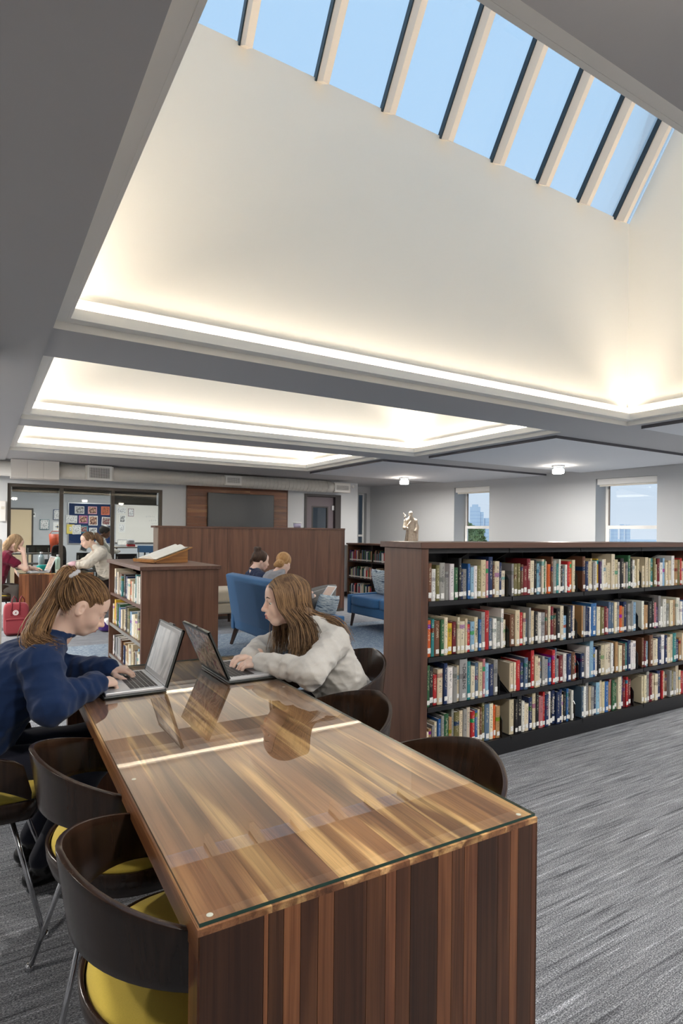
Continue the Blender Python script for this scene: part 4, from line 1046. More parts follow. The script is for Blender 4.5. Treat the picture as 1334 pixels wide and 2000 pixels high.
def hand_R(x, up, side):
    x, z = frame(x, up); y = np.cross(z, x)            # left of the hand when palm down
    return np.stack([x, y*(-1 if side == 'L' else 1), z], 1)   # thumb points inwards
def folds(seed, amp=0.0045):
    r_ = np.random.RandomState(seed); K = []
    for lam, a in ((0.16, 1.0), (0.10, 0.8), (0.065, 0.55), (0.045, 0.35)):
        for _ in range(2):
            k = r_.normal(0, 1, 3); k /= np.linalg.norm(k); K.append((k*2*PI/lam, r_.uniform(0, 6.28), a, r_.normal(0, 1, 3)*2*PI/0.22))
    def fn(X, Y, Z):
        out = 0.0
        for k, ph, a, w in K: out = out + a*(np.abs(np.sin(0.5*(k[0]*X+k[1]*Y+k[2]*Z)+ph+0.9*np.sin(w[0]*X+w[1]*Y+w[2]*Z)))-0.64)
        return amp*out
    return fn
class Strands:
    def __init__(s): s.V = []; s.F = []; s.T = []
    def add(s, pts, r0, r1, tone, n=5, flat=0.55):
        pts = np.array(pts); k = len(pts); base = sum(len(v) for v in s.V)
        t = np.gradient(pts, axis=0); t /= np.linalg.norm(t, axis=1)[:, None]+1e-9
        ref = np.array((0.3, 0.9, 0.25)); a = np.cross(t, ref); a /= np.linalg.norm(a, axis=1)[:, None]+1e-9; b = np.cross(t, a)
        u = np.linspace(0, 1, k); rad = (r0*(1-u)+r1*u)*np.minimum(1, 0.35+u*6)
        th = np.arange(n)*2*np.pi/n
        P = pts[:, None, :] + rad[:, None, None]*(a[:, None, :]*np.cos(th)[None, :, None]+b[:, None, :]*np.sin(th)[None, :, None]*flat)
        s.V.append(P.reshape(-1, 3)); s.T.append(np.full(k*n, tone))
        i = np.arange(k-1)[:, None]*n; j = np.arange(n)[None, :]; q = (j+1) % n
        s.F.append((base+np.stack([i+j, i+q, i+n+q, i+n+j], -1)).reshape(-1, 4))
    def build(s, name, mat, parent, extra=None):
        V = list(s.V); F = list(s.F); T = list(s.T)
        if extra is not None:
            o = sum(len(v) for v in V); V.append(extra[0]); F.append(extra[1]+o); T.append(np.broadcast_to(np.asarray(extra[2], float), (len(extra[0]),)))
        V = np.concatenate(V); F = np.concatenate(F); T = np.concatenate(T)
        ob = field_obj(name, V, F, mat, parent); at = ob.data.attributes.new('tone', 'FLOAT', 'POINT'); at.data.foreach_set('value', T.astype(np.float32)); return ob
rs = np.random.RandomState(5)
def streak(u, freq, seed=0):
    r_ = np.random.RandomState(seed); o = 0
    for q in range(6): o = o + np.sin(u*freq*(0.6+q*0.45)+r_.uniform(0, 6.28))*r_.uniform(0.5, 1)
    return o/4.0
def smooth_path(pts, n):
    """Catmull-Rom through control points"""
    P = np.array(pts, float); P = np.vstack([2*P[0]-P[1], P, 2*P[-1]-P[-2]]); m = len(P)-3; out = []
    for u in np.linspace(0, m-1e-6, n):
        i = int(u); t = u-i; a, b, c, d = P[i:i+4]
        out.append(0.5*((2*b)+(-a+c)*t+(2*a-5*b+4*c-d)*t*t+(-a+3*b-3*c+d)*t**3))
    return np.array(out)
def eyes(parent, W, R, s, look=(0.0, 0.0), brow='hair_dark'):
    """eyeballs and eyebrows as parts of the person; look = (yaw, down)"""
    for y in (-1, 1):
        c = W((0.0695, y*0.031, -0.0012)); me = bpy.data.meshes.new('eye'); bm = bmesh.new(); bmesh.ops.create_uvsphere(bm, u_segments=20, v_segments=14, radius=0.0128*s); bm.to_mesh(me); bm.free()
        d = Vector(R @ np.array((math.cos(look[0])*math.cos(look[1]), math.sin(look[0]), -math.sin(look[1]))))
        me.materials.append(MATS['eye_white']); me.materials.append(MATS['iris'])
        for p in me.polygons: p.material_index = 1 if p.normal.dot(d) > 0.80 else 0; p.use_smooth = True
        o = link('eye', me, None, parent, loc=tuple(c))
        b = MB().tube([W((0.0895, y*0.011, 0.0225)), W((0.0872, y*0.026, 0.0272)), W((0.0765, y*0.046, 0.0220))], [0.0030*s, 0.0036*s, 0.0012*s], 6)
        b.build('eyebrow', brow, parent, True)
def shoe(parent, ankle, toe, mat='shoe_black'):
    f = Field(); a, t = np.array(ankle, float), np.array(toe, float); d = t-a; d[2] = 0; d /= np.linalg.norm(d)
    hl = a-d*0.035; base = min(a[2], t[2])
    z0 = np.array((0, 0, 1.0))
    f.cap(hl*[1, 1, 0]+z0*(base), hl*[1, 1, 0]+d*0.08+z0*(base), 0.036, 0.036, 0.02).cap(a+d*0.02+z0*0.01, t*[1, 1, 0]-d*0.03+z0*(base-0.002), 0.036, 0.034, 0.03).cap(a, a+z0*0.03, 0.036, 0.038, 0.02)
    f.ell(hl*[1, 1, 0]+z0*(base-0.075)+d*0.1, (0.4, 0.4, 0.042), None, 0.0, '-')
    V, F = f.mesh(0.005); V[:, 2] = np.maximum(V[:, 2], base-0.036); field_obj('shoe', V, F, mat, parent)

def sit_person(label, loc, rz, J, top, bottom, skin, res=0.003, head_R=None, head_s=1.0, face=True, hands=True, neck_r=0.05, sleeve=1.0, cuff=True, top_name='sweatshirt', hood=False, legs=True, shoes=True, group=None, short=False, collar=True, cuff_mat=None, lid=0.0, fold=0.0046, fl=1.0):
    t = thing('person', label, 'person', loc, rz, group)
    f = Field(); J = {k: np.array(v, float) if not isinstance(v, dict) else v for k, v in J.items()}
    W = add_head(f, J['head'], head_R, head_s, face, J['neck'], neck_r, lid, fl)
    pel, che, nk = J['pelvis'], J['chest'], J['neck']
    ysh = np.array((0, 0.055, 0))
    # body under the clothes, one surface with head and hands
    f.cap(nk, che, 0.05, 0.085, 0.04).cap(che-ysh, pel-ysh, 0.075, 0.08, 0.03).cap(che+ysh, pel+ysh, 0.075, 0.08, 0.03)
    for s in 'LR':
        f.cap(che, J['sh'+s], 0.06, 0.048, 0.04).cap(J['sh'+s], J['el'+s], 0.042, 0.036, 0.02).cap(J['el'+s], J['wr'+s], 0.036, 0.025, 0.02)
        if hands: h = J['hand'+s]; add_hand(f, J['wr'+s], h['R'], s, h.get('curl', (0.35, 0.45, 0.3)), h.get('spread', 0.06), 0.93, h.get('thumb', 0.5))
        else: f.cap(J['wr'+s], J['wr'+s]+(J['wr'+s]-J['el'+s])*0.3, 0.028, 0.02, 0.02)
        if legs: f.cap(pel, J['hip'+s], 0.08, 0.08, 0.03).cap(J['hip'+s], J['kn'+s], 0.068, 0.05, 0.03).cap(J['kn'+s], J['an'+s], 0.046, 0.032, 0.02)
    V, F = f.mesh(res)
    mi = np.zeros(len(F), int)
    if face:
        Cn = V[F].mean(1); L = (Cn-np.array(J['head']))@head_R/head_s; L[:, 2] /= fl
        lip = (L[:, 0] > 0.088) & (np.abs(L[:, 1]) < 0.0185-0.0*L[:, 2]) & (L[:, 2] > -0.0775) & (L[:, 2] < -0.0545-0.25*np.abs(L[:, 1])*0.6)
        mi[lip] = 1
    field_obj('body', V, F, [skin, skin+'_lip'], t, mi)
    # upper garment
    g = Field(); q = sleeve
    g.cap(che-ysh*1.1, pel-ysh*1.1, 0.112, 0.122, 0.05, wr=None).cap(che+ysh*1.1, pel+ysh*1.1, 0.112, 0.122, 0.05, wr=None).cap(che, pel, 0.115, 0.125, 0.05)
    g.cap(nk+(che-nk)*0.35, che, 0.06, 0.11, 0.05)
    for s in 'LR':
        g.cap(nk+(J['sh'+s]-nk)*0.35, J['sh'+s], 0.058, 0.066*q, 0.05)
        e2 = J['el'+s] if not short else J['sh'+s]+(J['el'+s]-J['sh'+s])*0.5
        g.cap(J['sh'+s], e2, 0.066*q, 0.058*q, 0.03, wr=None)
        if not short:
            w2 = J['wr'+s]-(J['wr'+s]-J['el'+s])*0.02
            g.cap(J['el'+s], w2, 0.058*q, 0.044*q, 0.03, wr=(0.0035, 4.6, 1.0 if s == 'L' else 0.2, 1.3))
            if cuff: d = (J['wr'+s]-J['el'+s]); d = d/np.linalg.norm(d); g.cap(w2-d*0.03, w2+d*0.008, 0.041*q, 0.037*q, 0.008)
    if hood:
        for a in np.linspace(-2.3, 2.3, 9):
            c1 = nk+np.array((-math.cos(a)*0.075-0.02, math.sin(a)*0.085, 0.012-0.02*math.cos(a))); g.ell(c1, (0.036, 0.036, 0.034), None, 0.03)
        g.ell(nk+np.array((-0.115, 0, -0.045)), (0.05, 0.085, 0.06), None, 0.04)
    elif collar:
        for a in np.linspace(0, 2*PI, 14, endpoint=False): g.ell(nk+np.array((math.cos(a)*0.056+0.006, math.sin(a)*0.06, 0.006-0.012*math.cos(a))), (0.017, 0.017, 0.014), None, 0.012)
    V, F = g.mesh(max(res, 0.0045), folds(len(label), fold)); field_obj(top_name, V, F, top, t)
    if legs:
        b = Field(); b.cap(pel+(0, 0.05, -0.02), pel-(0, 0.05, 0.02), 0.126, None, 0.04)
        for s in 'LR': b.cap(J['hip'+s], J['kn'+s], 0.088, 0.068, 0.04, wr=(0.004, 2.0, 0.3, 0.6)).cap(J['kn'+s], J['an'+s]+(0, 0, 0.02), 0.064, 0.046, 0.03)
        V, F = b.mesh(0.008); field_obj('trousers', V, F, bottom, t)
        if shoes:
            for s in 'LR': shoe(t, J['an'+s], J['toe'+s])
    return t, W, f
# ------------------------------------------------------------------ girl in the navy sweatshirt (left of the table)
def surf(W, th, ph, r=(0.103, 0.083, 0.092), c=(-0.018, 0, 0.03)):
    """point on the hair cap; th = angle from front in the horizontal plane, ph = elevation"""
    return W((c[0]+r[0]*math.cos(ph)*math.cos(th), c[1]+r[1]*math.cos(ph)*math.sin(th), c[2]+r[2]*math.sin(ph)))
def strand_over(W, a, b, n=12, lift=1.0, r=(0.102, 0.082, 0.091), c=(-0.018, 0, 0.03)):
    """great-circle-like path between two local points over the cap ellipsoid"""
    a, b = (np.array(a)-c)/r, (np.array(b)-c)/r; la, lb = np.linalg.norm(a), np.linalg.norm(b); ua, ub = a/la, b/lb
    om = math.acos(max(-1, min(1, ua@ub))); out = []
    for t in np.linspace(0, 1, n):
        u = (math.sin((1-t)*om)*ua+math.sin(t*om)*ub)/max(1e-6, math.sin(om)); u = u*((1-t)*la+t*lb)*lift
        out.append(W(np.array(c)+u*np.array(r)))
    return out
HR1 = rotm(math.radians(34), math.radians(-4), math.radians(0))
J1 = dict(head=(0.362, -0.01, 1.090), neck=(0.262, 0.0, 0.985), chest=(0.135, 0.0, 0.845), pelvis=(-0.06, 0.0, 0.545),
          shR=(0.195, -0.165, 0.905), elR=(0.222, -0.262, 0.772), wrR=(0.395, -0.135, 0.803), shL=(0.205, 0.165, 0.905), elL=(0.30, 0.26, 0.785), wrL=(0.48, 0.085, 0.806),
          hipL=(0.0, 0.09, 0.52), hipR=(0.0, -0.09, 0.52), knL=(0.40, 0.13, 0.50), knR=(0.40, -0.10, 0.50), anL=(0.20, 0.22, 0.085), anR=(0.22, 0.0, 0.085), toeL=(0.36, 0.27, 0.036), toeR=(0.38, 0.02, 0.036),
          handR=dict(R=hand_R((0.85, 0.35, -0.10), (0.1, -0.15, 1), 'R'), curl=(0.75, 0.75, 0.5), spread=0.04), handL=dict(R=hand_R((0.9, -0.35, -0.12), (0, 0, 1), 'L'), curl=(0.4, 0.5, 0.35)))
g1, W1, _f = sit_person('ponytailed girl in a navy sweatshirt leaning over a silver laptop', (0.0, 2.61, 0), 0.0, J1, 'navy_sweat', 'dark_skirt', 'skin_fair', 0.003, HR1, 0.95, sleeve=1.12, lid=0.6, fl=0.88)
eyes(g1, W1, HR1, 0.95, (0, 0.55), 'hair_brown')
def axis_tone(V, W, R, C, axis, freq, seed):
    """tone streaks running along meridians round an axis through the head"""
    L = (V-np.array(C))@R; a = np.array(axis, float); a /= np.linalg.norm(a); e1 = np.cross(a, (0, 1, 0.01)); e1 /= np.linalg.norm(e1); e2 = np.cross(a, e1)
    phi = np.arctan2(L@e2, L@e1); return 0.32+0.22*streak(phi, freq, seed)+0.10*streak(phi, freq*3.1, seed+1)
def hair_ponytail():
    S = Strands(); base = (-0.104, 0.0, 0.088)
    for i in range(1100):
        side = 1 if i % 3 == 0 else -1; u = rs.rand()
        if u < 0.40: th = rs.uniform(0.0, 1.2)*side; st = (0.068-0.020*abs(th)**1.5+rs.uniform(-0.006, 0.003), 0.068*math.sin(th), 0.084-0.022*th*th)
        elif u < 0.72: q = rs.rand(); st = (lerp(0.050, -0.05, q)+rs.normal(0, 0.004), side*lerp(0.070, 0.080, q), lerp(0.052, 0.030, q)+rs.normal(0, 0.005))
        else: st = (rs.uniform(-0.108, -0.036), side*rs.uniform(0.0, 0.079), rs.uniform(-0.060, 0.012))
        pts = strand_over(W1, st, np.array(base)+rs.uniform(-0.010, 0.010, 3), 14, rs.uniform(1.0, 1.03)); S.add(pts, 0.0019, 0.0014, rs.uniform(0.0, 0.7), 4)
    for i in range(760):
        j = rs.normal(0, 1, 3); w = rs.uniform(-1, 1); cr = rs.uniform(0.2, 1.0)
        ctl = [W1(base)+j*0.006, W1((-0.138, 0, 0.080))+j*0.009, np.array((0.232, -0.04, 1.105))+j*0.013+(w*0.012, w*0.012, 0), np.array((0.192, -0.09, 1.035))+j*0.014+(w*0.024, w*0.02, 0), np.array((0.180+0.030*w, -0.135, 0.995))+j*0.012+(0, w*0.02, 0),
               np.array((0.205+0.035*w, -0.165, 0.975))+j*0.012+(0, w*0.012, 0), np.array((0.240+0.03*w, -0.182, 0.980-0.02*cr))+j*0.012]
        n = int(26*rs.uniform(0.66, 1.0)); S.add(smooth_path(ctl, 26)[:n], 0.0027, 0.0007, rs.uniform(0.15, 0.8), 4)
    h = Field(); h.ell(W1((-0.020, 0, 0.033)), (0.094, 0.0755, 0.0835), HR1, 0.0)
    h.ell(W1((0.088, 0, -0.030)), (0.062, 0.12, 0.092), HR1, 0.010, '-'); h.ell(W1((0.02, 0, -0.075)), (0.085, 0.2, 0.065), HR1, 0.010, '-')
    for y in (-1, 1): h.ell(W1((-0.012, y*0.085, -0.012)), (0.026, 0.03, 0.036), HR1, 0.006, '-')
    h.chain([W1(base), W1((-0.138, 0, 0.080)), (0.232, -0.04, 1.105), (0.192, -0.09, 1.035), (0.185, -0.13, 1.0), (0.215, -0.155, 0.98)], (0.016, 0.022, 0.026, 0.027, 0.022, 0.016), 0.02)
    V, F = h.mesh(0.0035); S.build('hair', 'hair_light_brown', g1, (V, F, axis_tone(V, W1, HR1, J1['head'], base, 26, 3)))
    tb = MB(); c = Vector(W1((-0.112, 0, 0.090))); d = Vector(HR1 @ np.array((-0.8, 0, 0.35))).normalized(); a = d.orthogonal().normalized(); b = d.cross(a)
    ring = [c+(a*math.cos(q)+b*math.sin(q))*0.021 for q in np.linspace(0, 2*PI, 21)]
    tb.tube(ring, [0.0105+0.002*math.sin(i*2.4) for i in range(21)], 10).build('scrunchie', plain('scrunchie_grey', (214, 214, 218), 0.8), g1, True)
hair_ponytail()

# ------------------------------------------------------------------ girl in the heather grey hoodie (right of the table)
HR2 = rotm(math.radians(7), math.radians(-14), math.radians(0))
J2 = dict(head=(0.325, 0.0, 1.075), neck=(0.215, 0.0, 0.955), chest=(0.115, 0.0, 0.82), pelvis=(-0.03, 0.0, 0.545),
          shL=(0.15, 0.18, 0.885), elL=(0.36, 0.335, 0.795), wrL=(0.478, 0.085, 0.805), shR=(0.17, -0.17, 0.89), elR=(0.33, -0.27, 0.785), wrR=(0.475, -0.06, 0.81),
          hipL=(0.0, 0.09, 0.52), hipR=(0.0, -0.09, 0.52), knL=(0.40, 0.12, 0.51), knR=(0.40, -0.12, 0.51), anL=(0.30, 0.12, 0.085), anR=(0.30, -0.12, 0.085), toeL=(0.45, 0.14, 0.036), toeR=(0.45, -0.14, 0.036),
          handL=dict(R=hand_R((0.85, -0.42, -0.10), (0.05, 0.2, 1), 'L'), curl=(0.30, 0.5, 0.35), spread=0.10), handR=dict(R=hand_R((0.95, 0.12, -0.12), (0, -0.1, 1), 'R'), curl=(0.35, 0.5, 0.35), spread=0.08))
g2, W2, _f = sit_person('long-haired girl in a heather grey hoodie typing on a laptop', (1.585, 2.585, 0), PI, J2, 'heather_grey', 'dark_skirt', 'skin_fair', 0.003, HR2, 1.0, sleeve=1.06, hood=True, lid=0.15)
eyes(g2, W2, HR2, 1.0, (0, 0.3), 'hair_brown')
def hair_long():
    S = Strands()
    for i in range(1500):
        side = 1 if rs.rand() < 0.68 else -1                 # +y is the camera side (she is turned round)
        u = rs.rand()
        px_ = lerp(0.076, -0.092, u)
        top = np.array((px_, side*0.003+0.004, 0.030+0.094*math.sqrt(max(0.02, 1-((px_+0.018)/0.108)**2))))
        sx = lerp(0.046, -0.108, u)+rs.normal(0, 0.003); sy = side*lerp(0.080, 0.060, u**3)
        mid = np.array((sx*0.98+0.014*(1-u), sy*0.94, 0.058)); low = np.array((sx, sy*1.08, -0.03))
        A, B_, C_ = W2(top), W2(mid*1.06), W2(low*1.03)
        j = rs.normal(0, 1, 3); wv = rs.uniform(0, 6.28)
        if u < 0.66 and side > 0:
            e = (u/0.66); D_ = np.array((0.345-0.125*e, side*(0.096+0.016*e), 0.965))+j*0.007; E_ = np.array((0.345-0.115*e, side*(0.115+0.075*e), 0.885))+j*0.011; G_ = np.array((0.35-0.10*e, side*(0.12+0.05*e), 0.79+0.06*e))+j*0.016
        elif u < 0.5: e = u/0.5; D_ = np.array((0.34-0.08*e, side*0.09, 0.965))+j*0.008; E_ = np.array((0.34-0.09*e, side*(0.09), 0.89))+j*0.012; G_ = np.array((0.35-0.08*e, side*0.085, 0.80))+j*0.016
        else:
            e = (u-0.5)/0.5; D_ = np.array((0.205-0.04*e, side*(0.105-0.05*e), 0.99))+j*0.008; E_ = np.array((0.135-0.04*e, side*(0.165-0.05*e), 0.958))+j*0.011; G_ = np.array((0.085-0.035*e, side*(0.205-0.05*e), 0.855))+j*0.014
        p = smooth_path([A, B_, C_, D_, E_, G_], 26)
        amp = np.linspace(0, 1, 26)**2*0.007; p[:, 0] += amp*np.sin(np.linspace(0, 11, 26)+wv); p[:, 1] += amp*np.cos(np.linspace(0, 9, 26)+wv)
        S.add(p[:int(26*rs.uniform(0.84, 1.0))], 0.0026, 0.0008, rs.uniform(0.0, 0.9), 4)
    h = Field(); h.ell(W2((-0.020, 0, 0.034)), (0.093, 0.074, 0.082), HR2, 0.0); h.ell(W2((0.092, 0, -0.025)), (0.066, 0.066, 0.10), HR2, 0.012, '-')
    for side in (1, -1):
        h.chain([W2((0.0, side*0.060, 0.03)), W2((-0.005, side*0.064, -0.04)), (0.285, side*0.074, 0.95), (0.28, side*0.115, 0.88)], (0.014, 0.012, 0.014, 0.008), 0.03)
        h.chain([W2((-0.03, side*0.058, 0.02)), W2((-0.045, side*0.060, -0.04)), (0.245, side*0.082, 0.96), (0.245, side*0.15, 0.89)], (0.014, 0.012, 0.014, 0.008), 0.03)
        h.chain([W2((-0.075, side*0.04, 0.0)), W2((-0.085, side*0.05, -0.06)), (0.185, side*0.072, 0.97), (0.13, side*0.12, 0.935), (0.09, side*0.16, 0.88)], (0.026, 0.022, 0.018, 0.014, 0.008), 0.03)
    V, F = h.mesh(0.0035); L = (V-np.array(J2['head']))@HR2
    S.build('hair', 'hair_brown', g2, (V, F, 0.34+0.2*streak(L[:, 0], 210, 4)+0.1*streak(L[:, 0]+0.2*L[:, 1], 700, 8)))
hair_long()
# print on the front of the hoodie
def drawstrings():
    for y in (-0.03, 0.035): MB().tube([(0.275, y, 0.925), (0.285, y*1.1, 0.88), (0.272, y*1.2, 0.82)], 0.0028, 6).build('drawstring', 'white', g2, True)
drawstrings()
# ------------------------------------------------------------------ people farther back
def HRd(p, y=0.0, r=0.0): return rotm(math.radians(p), math.radians(y), math.radians(r))
def cap_hair(f, W, R, s=1.0):
    f.ell(W((-0.020, 0, 0.034)), np.array((0.102, 0.084, 0.09))*s, R, 0.0); f.ell(W((0.092, 0, -0.03)), np.array((0.064, 0.09, 0.095))*s, R, 0.012, '-')
def finish_hair(f, parent, mat, C, R, seed, res=0.006):
    V, F = f.mesh(res); L = (V-np.array(C))@R; S = Strands(); S.build('hair', mat, parent, (V, F, 0.35+0.25*streak(L[:, 0]+0.6*L[:, 1], 160, seed)))
# maroon shirt, head propped on her hand
R3 = HRd(32, 8)
J3 = dict(head=(0.30, 0.0, 1.21), neck=(0.20, 0, 1.09), chest=(0.12, 0, 0.93), pelvis=(0.02, 0, 0.60), shR=(0.17, -0.16, 1.02), elR=(0.42, -0.15, 0.85), wrR=(0.395, -0.085, 1.08), shL=(0.17, 0.16, 1.02), elL=(0.36, 0.2, 0.87), wrL=(0.54, 0.06, 0.845),
          hipL=(0.06, 0.09, 0.57), hipR=(0.06, -0.09, 0.57), knL=(0.42, 0.1, 0.55), knR=(0.30, -0.14, 0.56), anL=(0.35, 0.1, 0.085), anR=(0.28, -0.14, 0.085), toeL=(0.5, 0.1, 0.036), toeR=(0.43, -0.14, 0.036),
          handR=dict(R=hand_R((-0.2, 0.35, 1), (0.4, -1, 0.2), 'R'), curl=(0.7, 0.8, 0.5)), handL=dict(R=hand_R((1, -0.2, -0.1), (0, 0, 1), 'L')))
p3, W3, _f = sit_person('girl in a maroon shirt resting her head on her hand at the far table', (0.13, 9.55, 0), 0.0, J3, 'maroon_shirt', 'pants_grey', 'skin_fair', 0.005, R3, 1.0, face=True, short=True, sleeve=1.1, top_name='shirt', collar=True)
h = Field(); cap_hair(h, W3, R3); h.chain([W3((-0.08, -0.03, 0.0)), W3((-0.09, -0.05, -0.08)), (0.15, -0.07, 1.08), (0.14, -0.09, 1.02)], (0.05, 0.045, 0.04, 0.02), 0.03); h.chain([W3((0.0, -0.07, 0.03)), W3((0.02, -0.075, -0.05)), (0.30, -0.09, 1.10)], (0.022, 0.02, 0.012), 0.03)
finish_hair(h, p3, 'hair_ash', J3['head'], R3, 11)
# oatmeal hoodie, ponytail with a pale tie
R4 = HRd(20, 6)
J4 = dict(head=(0.33, 0.0, 1.255), neck=(0.21, 0, 1.13), chest=(0.12, 0, 0.97), pelvis=(0.0, 0, 0.60), shL=(0.16, 0.17, 1.06), elL=(0.36, 0.24, 0.90), wrL=(0.60, 0.12, 0.865), shR=(0.16, -0.17, 1.06), elR=(0.36, -0.22, 0.89), wrR=(0.58, -0.06, 0.865),
          hipL=(0.06, 0.09, 0.57), hipR=(0.06, -0.09, 0.57), knL=(0.42, 0.1, 0.54), knR=(0.42, -0.12, 0.54), anL=(0.35, 0.1, 0.085), anR=(0.35, -0.14, 0.085), toeL=(0.5, 0.1, 0.036), toeR=(0.5, -0.14, 0.036),
          handL=dict(R=hand_R((1, -0.2, -0.1), (0, 0, 1), 'L')), handR=dict(R=hand_R((1, 0.2, -0.1), (0, 0, 1), 'R')))
p4, W4, _f = sit_person('girl in an oatmeal hoodie with curly ponytail working at the far table', (1.73, 9.72, 0), PI, J4, 'sweat_oatmeal', 'dark_skirt', 'skin_fair', 0.005, R4, 1.0, face=True, hood=True, sleeve=1.12)
eyes(p4, W4, R4, 1.0, (0, 0.3), 'hair_brown')
h = Field(); cap_hair(h, W4, R4); h.chain([W4((-0.10, 0.01, 0.04)), W4((-0.14, 0.02, 0.02)), W4((-0.165, 0.03, -0.05)), W4((-0.17, 0.03, -0.12))], (0.03, 0.045, 0.05, 0.03), 0.02)
finish_hair(h, p4, 'hair_brown', J4['head'], R4, 12)
ring = [Vector(W4((-0.112+0.01*math.cos(q), 0.012+0.032*math.cos(q), 0.036+0.032*math.sin(q)))) for q in np.linspace(0, 2*PI, 13)]
MB().tube(ring, 0.012, 8).build('scrunchie', plain('scrunchie_mint', (216, 226, 208), 0.8), p4, True)
for s_ in (('wrL', 'elL'), ('wrR', 'elR')):
    a, b_ = np.array(J4[s_[0]]), np.array(J4[s_[1]]); d_ = (b_-a); MB().tube([a+d_*0.02, a+d_*0.2, a+d_*0.42], [0.05, 0.056, 0.06], 14).build('shirt_cuff', 'pink_cuff', p4, True)
# person beyond the glass
R5 = HRd(22, -20)
J5 = dict(head=(0.16, 0.0, 1.37), neck=(0.08, 0, 1.25), chest=(0.05, 0, 1.08), pelvis=(0.0, 0, 0.75), shR=(0.06, -0.16, 1.17), elR=(0.2, -0.24, 0.98), wrR=(0.36, -0.12, 0.98), shL=(0.06, 0.16, 1.17), elL=(0.2, 0.24, 0.98), wrL=(0.36, 0.12, 0.98))
p5, W5, _f = sit_person('dark-haired student in a pale sweater seated beyond the classroom glass', (2.02, 12.75, 0), 0.0, J5, 'sweat_oatmeal', 'dark_skirt', 'skin_deep', 0.006, R5, 1.0, face=False, hands=False, legs=False)
def pedestal(x, y, h_, r, label):
    st2 = thing('stool', label, 'stool', (x, y, 0), 0, 'pedestal stools in the classroom'); MB().lathe([(0, 0), (0.17, 0.0), (0.18, 0.02), (0.03, 0.05), (0.03, h_-0.04), (0, h_-0.04)], (0, 0, 0), 20).build('pedestal', 'black_metal', st2, True); MB().lathe([(0, h_-0.04), (r, h_-0.04), (r, h_), (0, h_)], (0, 0, 0), 20).build('seat', 'black_metal', st2)
pedestal(2.02, 12.75, 0.62, 0.17, 'black pedestal stool under the student beyond the glass')
h = Field(); cap_hair(h, W5, R5, 1.06); h.ell(W5((-0.06, 0, 0.02)), (0.085, 0.085, 0.09), R5, 0.03); finish_hair(h, p5, 'hair_black', J5['head'], R5, 13)
# two girls on the blue sofa
R6 = HRd(14, -6)
J6 = dict(head=(0.05, 0.0, 1.055), neck=(-0.03, 0, 0.94), chest=(-0.02, 0, 0.78), pelvis=(0.10, 0, 0.585), shR=(-0.01, -0.16, 0.86), elR=(0.14, -0.2, 0.66), wrR=(0.36, -0.08, 0.68), shL=(-0.01, 0.16, 0.86), elL=(0.14, 0.2, 0.66), wrL=(0.36, 0.08, 0.68),
          hipL=(0.14, 0.09, 0.56), hipR=(0.14, -0.09, 0.56), knL=(0.56, 0.1, 0.56), knR=(0.56, -0.1, 0.56), anL=(0.60, 0.1, 0.09), anR=(0.60, -0.1, 0.09), toeL=(0.75, 0.1, 0.04), toeR=(0.75, -0.1, 0.04))
p6, W6, _f = sit_person('girl in a navy jacket with a messy bun on the blue sofa', (2.85, 6.62, 0.004), 0.0, J6, 'navy_jacket', 'dark_skirt', 'skin_fair', 0.006, R6, 0.98, face=True, hands=False, top_name='jacket')
eyes(p6, W6, R6, 0.98, (0, 0.3), 'hair_dark')
h = Field(); cap_hair(h, W6, R6); h.ell(W6((-0.075, 0, 0.115)), (0.042, 0.045, 0.038), R6, 0.02); h.ell(W6((-0.095, 0.02, 0.13)), (0.025, 0.03, 0.022), R6, 0.01); h.ell(W6((-0.06, -0.03, 0.135)), (0.022, 0.02, 0.024), R6, 0.01)
h.chain([W6((-0.10, -0.02, 0.03)), W6((-0.125, -0.02, -0.03)), W6((-0.125, -0.02, -0.08))], (0.022, 0.014, 0.006), 0.02)
finish_hair(h, p6, 'hair_dark', J6['head'], R6, 14)
R7 = HRd(26, 38)
J7 = dict(head=(0.13, 0.02, 1.045), neck=(0.045, 0, 0.925), chest=(0.02, 0, 0.77), pelvis=(0.12, 0, 0.585), shR=(0.03, -0.16, 0.85), elR=(0.2, -0.2, 0.66), wrR=(0.42, -0.10, 0.66), shL=(0.03, 0.16, 0.85), elL=(0.2, 0.2, 0.66), wrL=(0.44, 0.08, 0.68),
          hipL=(0.16, 0.09, 0.56), hipR=(0.16, -0.09, 0.56), knL=(0.58, 0.1, 0.56), knR=(0.58, -0.1, 0.56), anL=(0.60, 0.1, 0.09), anR=(0.60, -0.1, 0.09), toeL=(0.75, 0.1, 0.04), toeR=(0.75, -0.1, 0.04))
p7, W7, _f = sit_person('blond girl with a low bun and grey scarf on the blue sofa', (2.85, 6.13, 0.004), 0.0, J7, 'grey_knit', 'pants_grey', 'skin_fair', 0.006, R7, 0.98, face=False, hands=False, hood=True, top_name='sweater')
h = Field(); cap_hair(h, W7, R7); h.ell(W7((-0.10, 0.0, -0.05)), (0.05, 0.055, 0.045), R7, 0.012); h.ell(W7((-0.125, 0.025, -0.075)), (0.03, 0.03, 0.03), R7, 0.01); h.ell(W7((-0.12, -0.03, -0.045)), (0.03, 0.025, 0.03), R7, 0.01)
finish_hair(h, p7, 'hair_blond', J7['head'], R7, 15)
